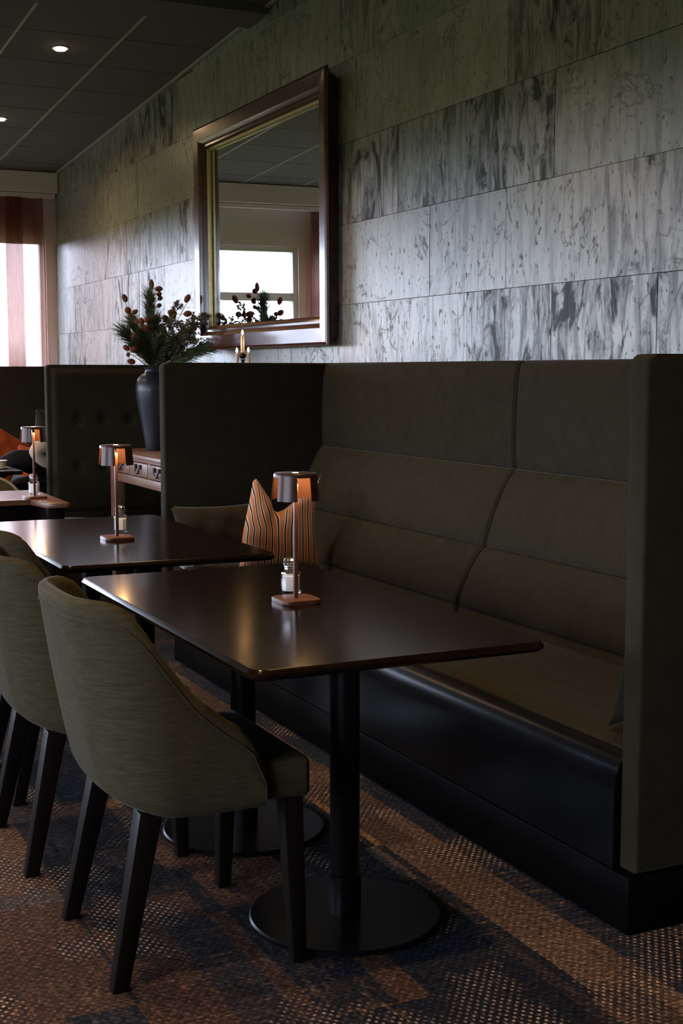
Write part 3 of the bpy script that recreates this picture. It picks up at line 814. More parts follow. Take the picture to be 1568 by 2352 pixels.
# ------------------------------------------------------------------ lamps and shakers
def make_lamp(label):
    root = empty('table_lamp', (0, 0, 0), label, 'lamp', 'small bronze lamps on the dining tables')
    obj('base', prism(BM(), rrect(-0.055, 0.055, -0.058, 0.058, 0.026, 8), 'z', 0.0, 0.0125, 0.0015, 2), M['lamplit'], root, 40)
    boxo('pole', M['lamplit'], (-0.0055, 0.0055, -0.0055, 0.0055, 0.0127, 0.322), root, 0.0015)
    bm = BM()
    lathe(bm, [(0.009, 0.3515), (0.055, 0.3515), (0.0575, 0.350), (0.0588, 0.346), (0.0592, 0.3405), (0.0570, 0.3405), (0.0570, 0.3445), (0.009, 0.3445)], 64, capb=False, capt=False)
    bmesh.ops.bridge_loops(bm, edges=[e for e in bm.edges if e.is_boundary])
    sh = obj('shade_top', bm, M['lampmetal'], root, 40)
    half = math.radians(18.5)
    for q in range(4):
        a0 = q*PI/2 + half; a1 = (q+1)*PI/2 - half
        b = BM(); rows = []
        n = 14
        for i in range(n+1):
            a = a0+(a1-a0)*i/n; ca, sa = math.cos(a), math.sin(a)
            rows.append([b.verts.new((r*ca, r*sa, z)) for r, z in ((0.0592, 0.3404), (0.0650, 0.2780), (0.0632, 0.2780), (0.0572, 0.3404))])
        for r0, r1 in zip(rows, rows[1:]):
            for k in range(4): b.faces.new((r0[k], r0[(k+1) % 4], r1[(k+1) % 4], r1[k]))
        b.faces.new(rows[0][::-1]); b.faces.new(rows[-1])
        obj('shade_panel', b, M['lampmetal'], root, 40)
    b = BM(); lathe(b, [(0.0085, 0.3435), (0.0085, 0.352)], 20); obj('top_light', b, M['lampled'], root, label='glowing dot on the lamp top')
    b = BM(); lathe(b, [(0.030, 0.3405), (0.030, 0.3430)], 28)
    obj('led_disc', b, M['lampled'], root)
    l = bpy.data.lights.new('lamp_glow', 'POINT'); l.energy = 2.0; l.color = (1.0, 0.56, 0.22); l.shadow_soft_size = 0.012
    lo = bpy.data.objects.new('lamp_glow', l); COL.objects.link(lo); lo.parent = root; lo.location = (0.014, -0.010, 0.325)
    return root
lamp = make_lamp('small bronze table lamp on the nearest table'); lamp.location = (1.418, 3.256, 0.7372)
dup(lamp, (1.358, 4.777, 0.7372), 0, 'small bronze table lamp on the second table')
dup(lamp, (1.440, 6.515, 0.7372), 0, 'small bronze table lamp on the red brown table')
def make_shaker(label):
    root = empty('salt_shaker', (0, 0, 0), label, 'shaker', 'glass salt shakers by the lamps')
    b = BM()
    outer = [(0.020, 0.0), (0.0275, 0.002), (0.0285, 0.006), (0.0285, 0.058), (0.027, 0.064), (0.0185, 0.072), (0.0175, 0.076), (0.0195, 0.078), (0.0185, 0.082)]
    inner = [(0.0150, 0.080), (0.0150, 0.072), (0.0245, 0.062), (0.0255, 0.057), (0.0255, 0.012), (0.018, 0.0095)]
    lathe(b, outer+inner, 8, a0=PI/8)
    obj('jar', b, M['glass'], root, 25, 'clear faceted glass jar')
    b = BM(); lathe(b, [(0.0175, 0.0102), (0.0242, 0.0125), (0.0242, 0.054), (0.021, 0.0555)], 8, a0=PI/8); obj('salt', b, M['salt'], root, 25, 'white salt filling')
    b = BM(); lathe(b, [(0.0200, 0.0825), (0.0212, 0.0835), (0.0212, 0.090), (0.0195, 0.0915), (0.0205, 0.0935), (0.0205, 0.098), (0.016, 0.1035), (0.007, 0.1065), (0.002, 0.107)], 28); obj('cap', b, M['chrome'], root, 30, 'shiny metal cap')
    return root
sk = make_shaker('glass salt shaker behind the lamp on the nearest table'); sk.location = (1.456, 3.376, 0.7372); sk.rotation_euler = (0, 0, 0.2)
dup(sk, (1.428, 4.975, 0.7372), 0.5, 'glass salt shaker behind the lamp on the second table')
dup(sk, (1.478, 6.700, 0.7372), 0.1, 'glass salt shaker by the lamp on the red brown table')

# ------------------------------------------------------------------ mirror
MY0, MY1, MZ0, MZ1 = 6.16, 8.165, 1.490, 2.878
root = empty('wall_mirror', (XW-0.002, (MY0+MY1)/2, MZ0), 'large rectangular mirror in a wide mahogany frame on the stone wall', 'mirror')
root.rotation_euler = (0, math.radians(-0.25), 0)
cy = (MY0+MY1)/2; hw = (MY1-MY0)/2; hh = MZ1-MZ0
def frame_bar(side):
    """moulded bar with mitred ends; cross-section (inward distance, distance off the wall)"""
    sec = [(0.050, 0.0), (0.030, 0.050), (0.0, 0.074), (0.006, 0.084), (0.018, 0.090), (0.090, 0.086), (0.108, 0.072), (0.116, 0.060), (0.128, 0.060), (0.138, 0.044), (0.138, 0.0)]
    b = BM()
    def at(s, inn, off):
        if side == 'b': return (-off, (-hw+inn if s == 0 else hw-inn), inn)
        if side == 't': return (-off, (-hw+inn if s == 0 else hw-inn), hh-inn)
        if side == 'n': return (-off, -hw+inn, (inn if s == 0 else hh-inn))
        return (-off, hw-inn, (inn if s == 0 else hh-inn))
    e = [[b.verts.new(at(s, i, o)) for i, o in sec] for s in (0, 1)]
    n = len(sec)
    for k in range(n): b.faces.new((e[0][k], e[0][(k+1) % n], e[1][(k+1) % n], e[1][k]))
    b.faces.new(e[0][::-1]); b.faces.new(e[1])
    return b
for s in 'btnf': obj('frame_bar', frame_bar(s), M['frame'], root, 25)
def slip(side):
    sec = [(0.1382, 0.018), (0.1382, 0.043), (0.150, 0.034), (0.156, 0.024), (0.156, 0.018)]
    b = BM()
    def at(s, inn, off):
        if side == 'b': return (-off, (-hw+inn if s == 0 else hw-inn), inn)
        if side == 't': return (-off, (-hw+inn if s == 0 else hw-inn), hh-inn)
        if side == 'n': return (-off, -hw+inn, (inn if s == 0 else hh-inn))
        return (-off, hw-inn, (inn if s == 0 else hh-inn))
    e = [[b.verts.new(at(s, i, o)) for i, o in sec] for s in (0, 1)]
    n = len(sec)
    for k in range(n): b.faces.new((e[0][k], e[0][(k+1) % n], e[1][(k+1) % n], e[1][k]))
    b.faces.new(e[0][::-1]); b.faces.new(e[1])
    return b
for s in 'tf': obj('gilt_slip', slip(s), M['gilt'], root, 25, 'worn gilt inner edge')
for s in 'bn': obj('inner_slip', slip(s), M['frame'], root, 25)
boxo('glass', M['mirror'], (-0.017, -0.004, -hw+0.139, hw-0.139, 0.139, hh-0.139), root, 0.0)

# ------------------------------------------------------------------ console with drawers
CX0, CX1, CY0, CY1, CZ = 2.315, 2.93, 6.26, 8.36, 0.86
root = empty('console_table', ((CX0+CX1)/2, (CY0+CY1)/2, 0), 'old oak console table with small drawers under the vase', 'console')
ox, oy = (CX0+CX1)/2, (CY0+CY1)/2
def cbox(name, x0, x1, y0, y1, z0, z1, mat=M['console'], par=root, bev=0.004, **k):
    return boxo(name, mat, (x0-ox, x1-ox, y0-oy, y1-oy, z0, z1), par, bev, **k)
cbox('top', CX0, CX1, CY0, CY1, CZ-0.030, CZ, bev=0.008)
cbox('lower_rail', CX0+0.022, CX0+0.045, CY0+0.1, CY1-0.1, 0.668, 0.722)
cbox('upper_rail', CX0+0.022, CX0+0.045, CY0+0.1, CY1-0.1, 0.814, CZ-0.0302)
cbox('back_rail', CX1-0.04, CX1-0.015, CY0+0.1, CY1-0.1, 0.668, CZ-0.0302)
for y in (CY0+0.02, CY1-0.095):
    for x in (CX0+0.018, CX1-0.09): cbox('leg', x, x+0.072, y, y+0.075, 0.0, CZ-0.0302)
for y in (CY0+0.03, CY1-0.06): cbox('side_rail', CX0+0.091, CX1-0.091, y, y+0.03, 0.668, CZ-0.0302)
yy = CY1-0.105
for k in range(5):
    y1 = yy - k*0.372; y0 = y1 - 0.335
    if y0 < CY0+0.1: break
    dr = cbox('drawer', CX0+0.019, CX0+0.30, y0, y1, 0.7265, 0.8105, bev=0.005)
    b = BM(); yc = (y0+y1)/2 - oy; xx = CX0+0.019-ox
    tube(b, [(xx-0.016+0.004*abs(math.cos(t)), yc+0.045*math.cos(t), 0.785-0.040*math.sin(t)) for t in [PI*i/12 for i in range(13)]], 0.0045, 8)
    h = obj('handle', b, M['iron'], dr)
    for s in (-1, 1):
        b = BM(); lathe(b, [(0.003, -0.014), (0.010, -0.012), (0.010, 0.012), (0.003, 0.014)], 10, (xx-0.006, yc+s*0.045, 0.787))
        obj('handle_plate', b, M['iron'], dr)
    cbox('divider', CX0+0.022, CX0+0.045, y0-0.036, y0-0.002, 0.7222, 0.8138)

# slim metal pole seen under the console
root = empty('metal_stand', (2.62, 8.02, 0), 'slim bare metal stand under the console', 'stand')
b = BM(); lathe(b, [(0.010, 0.0122), (0.010, 0.56), (0.018, 0.58), (0.018, 0.65), (0.012, 0.66)], 16); obj('pole', b, M['chrome'], root)
b = BM(); lathe(b, [(0.12, 0), (0.12, 0.008), (0.02, 0.012)], 30); obj('foot', b, M['chrome'], root)

# ------------------------------------------------------------------ vase and branches
VX, VY, VZ = 2.555, 8.115, 0.8602
prof = [(0.046, 0.0), (0.050, 0.006), (0.058, 0.06), (0.080, 0.19), (0.100, 0.30), (0.109, 0.37), (0.108, 0.405), (0.096, 0.45), (0.070, 0.478), (0.052, 0.488), (0.047, 0.498), (0.047, 0.512), (0.052, 0.520), (0.047, 0.521), (0.042, 0.512), (0.042, 0.495), (0.062, 0.47), (0.095, 0.40), (0.095, 0.30), (0.05, 0.05), (0.02, 0.02)]
b = BM(); lathe(b, prof, 48)
v = obj('vase', b, M['vase'], None, 40, loc=(VX, VY, VZ)); tag(v, 'tall matt black amphora vase on the oak console', 'vase')
F2 = Vector((0.299, 0.954, 0)); R2 = Vector((0.954, -0.299, 0))
def vp(u, w, dep=0.0): return Vector((VX, VY, VZ)) + R2*u + F2*dep + Vector((0, 0, w))
MOUTH = vp(0, 0.50)
def branch_curve(tip, bend=0.12, n=9, start=None):
    s = start or MOUTH; tip = Vector(tip)
    mid = s.lerp(tip, 0.45) + Vector((0, 0, 1))*bend*(tip-s).length
    return [s*(1-t)**2 + mid*2*t*(1-t) + tip*t*t for t in [i/(n-1) for i in range(n)]]
def needle_tuft(bm, p, axis, length, count, spread, width=0.0019, rnd=random):
    axis = axis.normalized()
    a = axis.orthogonal().normalized(); bb = axis.cross(a)
    for _ in range(count):
        ph = rnd.uniform(0, 2*PI); th = spread*rnd.uniform(0.35, 1.0)
        d = (axis*math.cos(th) + (a*math.cos(ph)+bb*math.sin(ph))*math.sin(th)).normalized()
        L = length*rnd.uniform(0.7, 1.1)
        sag = Vector((0, 0, -1))*L*0.12
        s = d.orthogonal().normalized()*width; s2 = d.cross(s).normalized()*width
        m1 = p+d*L*0.5; tip = p+d*L+sag
        v0 = [bm.verts.new(p+s), bm.verts.new(p-s*0.5+s2), bm.verts.new(p-s*0.5-s2)]
        v1 = [bm.verts.new(m1+s*0.8), bm.verts.new(m1-s*0.4+s2*0.8), bm.verts.new(m1-s*0.4-s2*0.8)]
        t = bm.verts.new(tip)
        for k in range(3):
            bm.faces.new((v0[k], v0[(k+1) % 3], v1[(k+1) % 3], v1[k])); bm.faces.new((v1[k], v1[(k+1) % 3], t))
def pine(tip, label, nl=0.085, start_t=0.25, dens=11, bend=0.10, spread=0.75):
    root = empty('pine_branch', tuple(MOUTH), label, 'branch', 'pine branches in the black vase')
    pts = [p - MOUTH for p in branch_curve(tip, bend, 14)]
    b = BM(); tube(b, pts, [0.004-0.0028*i/13 for i in range(14)], 6); obj('stem', b, M['stem'], root)
    b = BM()
    for i in range(46):
        t = start_t + (1-start_t)*i/45
        f = t*13; k = min(12, int(f)); p = pts[k].lerp(pts[k+1], f-k); ax = pts[k+1]-pts[k]
        needle_tuft(b, p, ax, nl*(0.95+0.45*t), dens+2, spread if i < 44 else 0.4)
    n = obj('needles', b, M['needle'], root, 0); n['kind'] = 'stuff'
    return root
pine(vp(-0.155, 0.725, -0.06), 'pine branch spreading lowest to the left', 0.095)
pine(vp(-0.115, 0.795, 0.03), 'pine branch reaching up to the left', 0.085)
pine(vp(-0.012, 0.955, 0.0), 'tallest pine branch standing upright at the centre', 0.085, 0.3)
pine(vp(0.315, 0.640, -0.08), 'long-needled pine branch sweeping far right over the wing', 0.125, 0.3, 10, 0.0, 0.55)
pine(vp(-0.055, 0.72, -0.13), 'short pine branch in front, leaning left', 0.075)
pine(vp(0.06, 0.66, -0.12), 'short dark pine branch low in front of the mouth', 0.080, 0.2)
pine(vp(0.13, 0.62, 0.08), 'short pine branch low on the right side', 0.080, 0.2)
def juniper(tip, label, nb=26, size=0.05, bend=0.08, seed=1):
    rnd = random.Random(seed)
    root = empty('juniper_sprig', tuple(MOUTH), label, 'branch', 'feathery juniper sprigs in the black vase')
    pts = [p - MOUTH for p in branch_curve(tip, bend, 12)]
    b = BM(); tube(b, pts, [0.0034-0.0022*i/11 for i in range(12)], 6)
    g = BM()
    for i in range(nb):
        t = 0.35 + 0.65*i/(nb-1); f = t*11; k = min(10, int(f)); p = pts[k].lerp(pts[k+1], f-k); ax = (pts[k+1]-pts[k]).normalized()
        dirv = (ax*0.7 + Vector((rnd.uniform(-1, 1), rnd.uniform(-1, 1), rnd.uniform(-0.6, 0.9)))*0.9).normalized()
        L = size*rnd.uniform(0.8, 1.7); q = p + dirv*L
        tube(b, [p, p.lerp(q, 0.5)+Vector((0, 0, 0.004)), q], [0.0014, 0.001, 0.0006], 4)
        for s in (0.35, 0.6, 0.8, 1.0):
            needle_tuft(g, p.lerp(q, s), dirv, 0.024, 12, 1.25, 0.0024, rnd)
    obj('stem', b, M['stem'], root); o = obj('foliage', g, M['juniper'], root, 0); o['kind'] = 'stuff'
    return root
juniper(vp(0.19, 0.745, -0.13), 'broad juniper sprig in front, right of centre', 40, 0.062, 0.03, 7)
juniper(vp(-0.03, 0.70, -0.05), 'dark juniper sprig behind the front cones', 34, 0.055, 0.05, 8)
juniper(vp(0.13, 0.68, 0.04), 'bushy juniper sprig low behind the centre', 38, 0.06, 0.03, 9)
pine(vp(-0.075, 0.66, -0.10), 'short pine branch low on the left of the mouth', 0.085, 0.15)
pine(vp(0.02, 0.80, -0.08), 'short pine branch upright in front of the tallest one', 0.085, 0.15)
juniper(vp(0.325, 0.850, 0.05), 'feathery juniper sprig touching the mirror corner', 34, 0.055, 0.02, 1)
juniper(vp(0.255, 0.785, -0.05), 'dense juniper sprig spreading right of centre', 34, 0.06, 0.02, 2)
juniper(vp(0.165, 0.900, 0.02), 'thin juniper sprig with the highest tip right of centre', 20, 0.035, 0.02, 3)
juniper(vp(0.085, 0.800, -0.10), 'pale juniper sprig in the middle front', 30, 0.055, 0.05, 4)
juniper(vp(0.24, 0.695, -0.10), 'low juniper sprig over the wing edge', 30, 0.06, 0.02, 5)
juniper(vp(0.03, 0.72, -0.14), 'yellow-green juniper sprig low in the centre', 24, 0.05, 0.05, 6)
def cone_mesh(r, h):
    b = BM(); lathe(b, [(r*0.15, 0), (r*0.62, h*0.10), (r*0.95, h*0.30), (r, h*0.48), (r*0.86, h*0.70), (r*0.55, h*0.88), (r*0.12, h)], 14)
    # overlapping scales
    rows, per = 9, 9
    for j in range(rows):
        t = (j+0.5)/rows; rr = r*math.sin(PI*(0.10+0.85*t))**0.75; z = h*t
        for k in range(per):
            a = 2*PI*(k+0.5*(j % 2))/per
            c = Vector((math.cos(a), math.sin(a), 0)); s = Vector((-math.sin(a), math.cos(a), 0))
            w = rr*0.36; p = c*rr*0.92 + Vector((0, 0, z))
            q = [p - s*w, p + s*w, p + c*r*0.16 + s*w*0.6 + Vector((0, 0, h*0.085)), p + c*r*0.16 - s*w*0.6 + Vector((0, 0, h*0.085))]
            vs = [b.verts.new(x) for x in q]; b.faces.new(vs)
            tip = b.verts.new(p + Vector((0, 0, h*0.10)))
            b.faces.new((vs[3], vs[2], tip)); b.faces.new((vs[2], vs[1], tip)); b.faces.new((vs[0], vs[3], tip))
    return b
def cone_stem(cones, label, dep=0.0):
    """cones: list of (u, w, radius, height, tilt); the first is the tip"""
    root = empty('cone_stem', tuple(MOUTH), label, 'branch', 'stems with rust-coloured cones in the black vase')
    tip = vp(cones[0][0], cones[0][1]-cones[0][3]*0.45, dep)
    pts = [p - MOUTH for p in branch_curve(tip, 0.06, 12)]
    b = BM(); tube(b, pts, [0.0036-0.002*i/11 for i in range(12)], 6)
    for i, (u, w, r, h, tilt) in enumerate(cones):
        c = vp(u, w, dep + (0.03*(-1)**i if i else 0)) - MOUTH
        if i == 0: d = (pts[-1]-pts[-2]).normalized()
        else:
            near = min(pts[2:], key=lambda p: (p-c).length + 0.3*max(0, p.z-c.z+0.02))
            d = (c-near).normalized() if (c-near).length > 0.012 else Vector((0, 0, 1))
            tube(b, [near, near.lerp(c, 0.6)+Vector((0, 0, 0.004)), c - d*h*0.4], 0.0016, 5)
        q = Vector((0, 0, 1)).rotation_difference(d)
        m = cone_mesh(r, h)
        for v_ in m.verts: v_.co = q @ (v_.co - Vector((0, 0, h/2))) + c
        obj('cone', m, M['cone'], root, 60)
    obj('stem', b, M['stem'], root)
    return root
cone_stem([(-0.166, 0.953, 0.017, 0.052, 0), (-0.146, 0.876, 0.019, 0.048, 0), (-0.130, 0.839, 0.018, 0.042, 0), (-0.107, 0.866, 0.014, 0.050, 0)], 'cone stem with the topmost cone on the left', 0.02)
cone_stem([(0.001, 1.041, 0.0155, 0.062, 0), (0.044, 1.013, 0.0165, 0.055, 0), (0.047, 0.984, 0.015, 0.034, 0), (0.053, 0.954, 0.014, 0.032, 0), (-0.027, 0.905, 0.014, 0.030, 0), (0.047, 0.909, 0.013, 0.030, 0), (0.008, 0.948, 0.014, 0.040, 0)], 'tallest cone stem rising above all the others', 0.05)
cone_stem([(0.223, 0.953, 0.018, 0.056, 0), (0.129, 0.862, 0.020, 0.060, 0), (0.089, 0.827, 0.018, 0.052, 0), (0.222, 0.857, 0.018, 0.056, 0)], 'cone stem leaning right beside the mirror', 0.0)
cone_stem([(-0.063, 0.803, 0.019, 0.046, 0), (-0.044, 0.762, 0.021, 0.066, 0), (-0.095, 0.806, 0.015, 0.040, 0), (-0.030, 0.812, 0.016, 0.040, 0)], 'cone stem in front, just left of centre', -0.12)
cone_stem([(-0.158, 0.641, 0.016, 0.046, 0), (-0.115, 0.634, 0.020, 0.058, 0), (-0.101, 0.677, 0.017, 0.046, 0), (-0.111, 0.710, 0.017, 0.046, 0), (-0.060, 0.604, 0.018, 0.046, 0)], 'cone stem drooping low on the left', -0.08)
cone_stem([(-0.130, 0.558, 0.018, 0.050, 0), (-0.150, 0.599, 0.012, 0.026, 0)], 'lowest short cone stem hanging beside the vase mouth', -0.03)

# ------------------------------------------------------------------ candles
KX, KY = 2.62, 6.72
root = empty('candle_holder', (KX, KY, CZ+0.0002), 'dark ball candle holder with three arms on the console', 'candle holder')
b = BM(); lathe(b, [(0.055, 0.0), (0.058, 0.006), (0.012, 0.012), (0.009, 0.03), (0.009, 0.20), (0.016, 0.21), (0.009, 0.22), (0.009, 0.555), (0.012, 0.556), (0.012, 0.562)], 24); obj('pillar', b, M['iron'], root)
for (dx, dz) in ((-0.031, 0.452), (0.0, 0.584), (0.031, 0.452)):
    px, py = R2.x*dx, R2.y*dx
    b = BM(); lathe(b, [(0.004, -0.020), (0.012, -0.017), (0.0185, -0.006), (0.019, 0.002), (0.0155, 0.012), (0.010, 0.0165)], 24, (px, py, dz))
    if dx: tube(b, [(0, 0, dz-0.03), (px*0.6, py*0.6, dz-0.03), (px, py, dz-0.015)], 0.004, 8)
    obj('ball_cup', b, M['brass'] if False else M['iron'], root)
def candle(dx, z0, z1, label):
    r = empty('candle', (KX+R2.x*dx, KY+R2.y*dx, CZ+z0), label, 'candle', 'lit candles in front of the mirror')
    h = z1-z0
    b = BM(); lathe(b, [(0.0092, 0.0), (0.0090, h*0.5), (0.0086, h-0.002), (0.006, h)], 16); obj('wax_body', b, M['wax'], r)
    b = BM(); tube(b, [(0, 0, h), (0.0005, 0, h+0.008)], 0.001, 6); obj('wick', b, M['iron'], r)
    b = BM(); lathe(b, [(0.002, h+0.003), (0.0060, h+0.009), (0.0068, h+0.014), (0.0045, h+0.022), (0.0012, h+0.030)], 14); obj('flame', b, M['flame'], r)
    l = bpy.data.lights.new('flame_glow', 'POINT'); l.energy = 0.22; l.color = (1.0, 0.52, 0.2); l.shadow_soft_size = 0.012
    lo = bpy.data.objects.new('flame_glow', l); COL.objects.link(lo); lo.parent = r; lo.location = (0, 0, h+0.052)
candle(0.0, 0.6009, 0.690, 'tall lit candle in the middle of the candle holder')
candle(-0.031, 0.4689, 0.595, 'short lit candle left of the tall one')
candle(0.031, 0.4689, 0.598, 'short lit candle right of the tall one')

# ------------------------------------------------------------------ recessed ceiling spots
def downlight(x, y, label, e=62.0, size=112, n=0):
    z = ceil_z(y)
    r = empty('ceiling_spot', (x, y, z-0.0005), label, 'ceiling light', 'recessed ceiling spots')
    r.rotation_euler = (-0.0526, 0, 0)
    b = BM(); lathe(b, [(0.052, 0.0), (0.052, -0.004), (0.040, -0.004), (0.037, -0.001)], 32); obj('bezel', b, M['teebar'], r)
    b = BM(); lathe(b, [(0.036, -0.0005), (0.034, -0.012), (0.010, -0.015)], 24); obj('lens', b, M['downled'], r)
    l = bpy.data.lights.new('spot_light', 'SPOT'); l.energy = e; l.color = (1.0, 0.68, 0.36); l.spot_size = math.radians(size); l.spot_blend = 1.0; l.shadow_soft_size = 0.035
    lo = bpy.data.objects.new('spot_light', l); COL.objects.link(lo); lo.parent = r; lo.location = (0, 0, -0.03)
downlight(2.063, 8.323, 'lit ceiling spot at the upper left, the nearer of the two in view')
downlight(2.076, 10.245, 'lit ceiling spot at the left picture edge, the farther of the two', size=168)
downlight(2.063, 6.10, 'ceiling spot above the near booth, out of the picture', 115, 86)
downlight(2.063, 4.20, 'ceiling spot above the first table, out of the picture', 115, 86)
downlight(2.063, 2.30, 'ceiling spot above the near wing, out of the picture', 115, 86)
for yy_, w_ in ((2.30, 'nearest'), (4.20, 'second'), (6.10, 'third'), (8.32, 'added fourth'), (10.25, 'added fifth')):
    downlight(0.19, yy_, w_ + ' ceiling spot of the row over the aisle, out of the picture', 60.0 if yy_ > 8 else 150.0, 168 if yy_ > 8 else 84)  # row inferred from lit chair rims; last two added to wash the far wall

# ------------------------------------------------------------------ seated person in the far booth
def skin_mesh(name, verts, edges, radii, mat, parent, root_i=0, sub=2, smooth=True):
    me = bpy.data.meshes.new(name); me.from_pydata(verts, edges, []); me.update()
    o = bpy.data.objects.new(name, me); COL.objects.link(o); me.materials.append(mat)
    md = o.modifiers.new('skin', 'SKIN'); md.use_smooth_shade = True
    if not me.skin_vertices: 
        bpy.context.view_layer.objects.active = o
    sv = me.skin_vertices[0].data if me.skin_vertices else None
    for i, r in enumerate(radii):
        sv[i].radius = (r, r) if not isinstance(r, tuple) else r
        sv[i].use_root = (i == root_i)
    s = o.modifiers.new('sub', 'SUBSURF'); s.levels = 1; s.render_levels = sub
    if parent: o.parent = parent
    return o
class Sk:
    def __init__(s): s.v = []; s.e = []; s.r = []
    def add(s, p, r, par=None):
        s.v.append(tuple(p)); s.r.append(r); i = len(s.v)-1
        if par is not None: s.e.append((par, i))
        return i
    def chain(s, par, pts):
        for p, r in pts: par = s.add(p, r, par)
        return par
PX, PY = 2.32, 9.22
def pp(x, y, z): return Vector((PX+x, PY+y, z))
HIP = pp(0, 0, 0.55)
body = Sk()
h = body.add(HIP, (0.125, 0.11))
w_ = body.add(pp(0.03, 0, 0.70), (0.115, 0.095), h)
c_ = body.add(pp(0.05, 0.0, 0.88), (0.13, 0.10), w_)
sh_ = body.add(pp(0.05, 0, 0.99), (0.10, 0.08), c_)
nk = body.add(pp(0.03, 0, 1.055), 0.05, sh_)
n2 = body.add(pp(0.015, 0, 1.10), 0.052, nk)
hd = body.add(pp(0.0, 0, 1.165), (0.075, 0.085), n2)
body.add(pp(-0.005, 0, 1.235), (0.072, 0.085), hd)
# nearer (visible) arm: shoulder, elbow, wrist
sa = body.add(pp(0.00, -0.17, 0.955), 0.058, sh_)
el = body.chain(sa, [((2.10, 9.00, 0.885), 0.050), ((1.985, 8.98, 0.805), 0.043)])
wr_ = body.chain(el, [((2.065, 8.99, 0.745), 0.036), ((2.135, 9.00, 0.700), 0.025)])
pl_ = body.chain(wr_, [((2.160, 9.00, 0.675), (0.034, 0.018))])
for k, (dy, L) in enumerate(((-0.026, 0.060), (-0.009, 0.070), (0.009, 0.066), (0.026, 0.052))):
    body.chain(pl_, [((2.180, 9.00+dy, 0.660), 0.009), ((2.180+L*0.5, 9.00+dy, 0.650), 0.0085), ((2.180+L, 9.00+dy, 0.632), 0.007)])
body.chain(pl_, [((2.155, 8.955, 0.672), 0.010), ((2.175, 8.935, 0.660), 0.009)])
# far arm
sb = body.add(pp(0.02, 0.17, 0.955), 0.058, sh_)
e2 = body.chain(sb, [(pp(-0.02, 0.24, 0.83), 0.048), (pp(-0.03, 0.25, 0.72), 0.043)])
w2 = body.chain(e2, [(pp(-0.14, 0.19, 0.70), 0.034), (pp(-0.22, 0.12, 0.70), 0.026)])
p2 = body.chain(w2, [(pp(-0.26, 0.10, 0.70), (0.034, 0.018))])
for k, (dy, L) in enumerate(((-0.026, 0.055), (-0.009, 0.068), (0.009, 0.064), (0.026, 0.05))):
    body.chain(p2, [(pp(-0.285, 0.10+dy, 0.70), 0.009), (pp(-0.285-L*0.5, 0.10+dy, 0.695), 0.0085), (pp(-0.285-L, 0.10+dy, 0.68), 0.007)])
body.chain(p2, [(pp(-0.26, 0.055, 0.705), 0.010), (pp(-0.285, 0.035, 0.70), 0.009)])
# crossed near leg and standing far leg
k1 = body.chain(h, [(pp(-0.06, -0.09, 0.62), 0.088), ((2.10, 9.12, 0.70), 0.080), ((1.905, 9.10, 0.765), 0.066)])
f1 = body.chain(k1, [((1.78, 9.14, 0.69), 0.058), ((1.60, 9.18, 0.54), 0.050), ((1.50, 9.20, 0.44), 0.036)])
body.chain(f1, [((1.43, 9.19, 0.41), 0.034), ((1.33, 9.19, 0.43), 0.026)])
k2 = body.chain(h, [(pp(-0.08, 0.10, 0.55), 0.088), ((2.10, 9.32, 0.55), 0.078), ((1.92, 9.30, 0.56), 0.064)])
f2 = body.chain(k2, [((1.88, 9.30, 0.42), 0.055), ((1.86, 9.30, 0.22), 0.046), ((1.86, 9.30, 0.08), 0.036)])
body.chain(f2, [((1.82, 9.30, 0.04), 0.034), ((1.72, 9.29, 0.028), 0.026)])
person = skin_mesh('person', body.v, body.e, body.r, M['skin'], None)
tag(person, 'person in a cream top and dark trousers sitting with crossed legs in the far booth', 'person')
def grow(idx_pts, mat, name, root_i=0):
    return skin_mesh(name, [tuple(p) for p in idx_pts.v], idx_pts.e, idx_pts.r, mat, person, root_i)
t = Sk()
h = t.add(HIP, (0.138, 0.122))
t.chain(h, [(pp(0.01, 0, 0.63), (0.13, 0.11))])
t.chain(h, [(pp(-0.06, -0.09, 0.62), 0.100), ((2.10, 9.12, 0.70), 0.094), ((1.905, 9.10, 0.765), 0.080), ((1.78, 9.14, 0.69), 0.070), ((1.60, 9.18, 0.54), 0.060), ((1.52, 9.195, 0.46), 0.052)])
t.chain(h, [(pp(-0.08, 0.10, 0.55), 0.100), ((2.10, 9.32, 0.55), 0.090), ((1.92, 9.30, 0.56), 0.076), ((1.88, 9.30, 0.42), 0.066), ((1.86, 9.30, 0.22), 0.058), ((1.86, 9.30, 0.13), 0.054)])
grow(t, M['trousers'], 'trousers')
t = Sk()
h = t.add(pp(0.02, 0, 0.655), (0.138, 0.118))
c1 = t.chain(h, [(pp(0.04, 0, 0.78), (0.138, 0.115)), (pp(0.05, 0, 0.90), (0.145, 0.115)), (pp(0.05, 0, 0.985), (0.11, 0.095))])
t.chain(c1, [(pp(0.035, 0, 1.035), 0.062)])
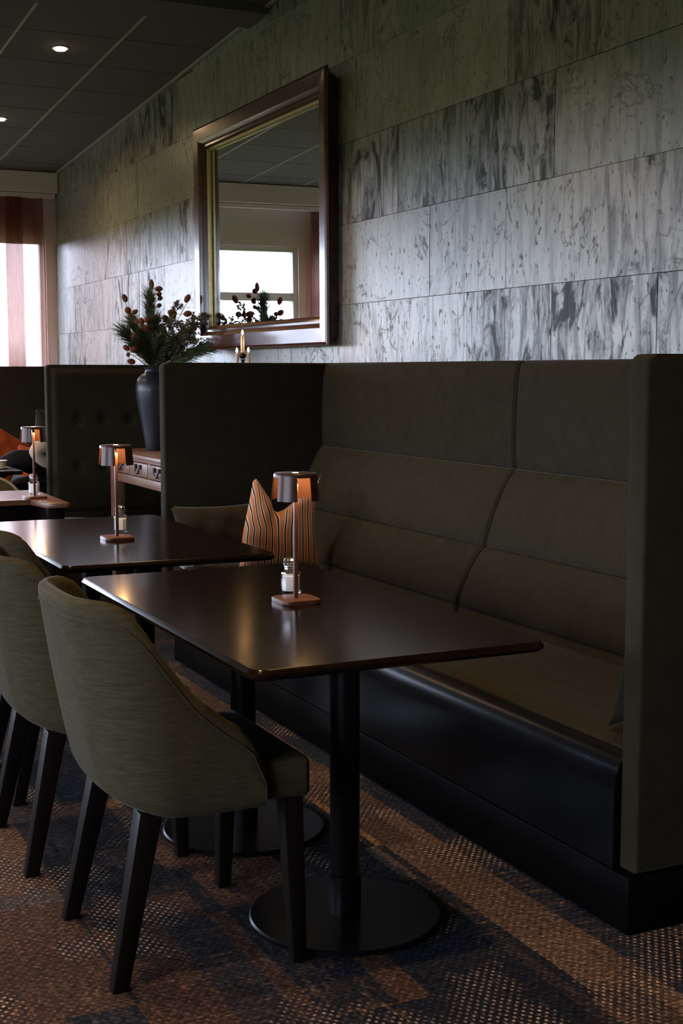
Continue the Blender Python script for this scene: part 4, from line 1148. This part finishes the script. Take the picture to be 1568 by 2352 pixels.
t.chain(c1, [(pp(0.00, -0.17, 0.955), 0.078), ((2.10, 9.00, 0.885), 0.070), ((2.04, 8.99, 0.845), 0.069), ((1.985, 8.98, 0.808), 0.060), ((2.055, 8.99, 0.755), 0.052), ((2.125, 9.00, 0.715), 0.040)])
t.chain(c1, [(pp(0.02, 0.17, 0.955), 0.078), (pp(-0.02, 0.24, 0.83), 0.068), (pp(-0.03, 0.25, 0.72), 0.060), (pp(-0.14, 0.19, 0.70), 0.050), (pp(-0.20, 0.135, 0.70), 0.040)])
grow(t, M['sweater'], 'sweater')
b = BM(); bmesh.ops.create_uvsphere(b, u_segments=20, v_segments=14, radius=0.1)
for v_ in b.verts:
    v_.co = Vector((v_.co.x*0.98, v_.co.y*0.88, v_.co.z*1.05))
    if v_.co.x < -0.045 and v_.co.z < 0.055: v_.co.x = -0.045
    v_.co += pp(0.022, 0, 1.205)
obj('hair', b, M['hair'], person, 60)
for s in (-1, 1):
    b = BM(); bmesh.ops.create_uvsphere(b, u_segments=10, v_segments=8, radius=0.011)
    for v_ in b.verts: v_.co += pp(-0.073, s*0.030, 1.19)
    obj('eye', b, M['eye'], person)
    b = BM(); bmesh.ops.create_uvsphere(b, u_segments=10, v_segments=8, radius=0.022)
    for v_ in b.verts: v_.co = Vector((v_.co.x*0.8, v_.co.y*0.35, v_.co.z*1.3)) + pp(0.0, s*0.080, 1.175)
    obj('ear', b, M['skin'], person)
b = BM(); lathe(b, [(0.016, 0), (0.012, 0.02), (0.005, 0.045)], 10, tuple(pp(-0.082, 0, 1.142))); obj('nose', b, M['skin'], person)
b = BM(); box(b, *(lambda p: (p.x-0.006, p.x+0.006, p.y-0.022, p.y+0.022, p.z-0.006, p.z+0.006))(pp(-0.072, 0, 1.118)), 0.004, 2); obj('mouth', b, M['lip'], person)
for pts in ([(1.50, 9.18, 0.425), (1.43, 9.19, 0.395), (1.31, 9.19, 0.42)], [(1.875, 9.30, 0.045), (1.80, 9.30, 0.042), (1.69, 9.29, 0.034)]):
    b = BM(); tube(b, pts, [0.044, 0.042, 0.030], 12); obj('shoe', b, M['shoe'], person, 60)
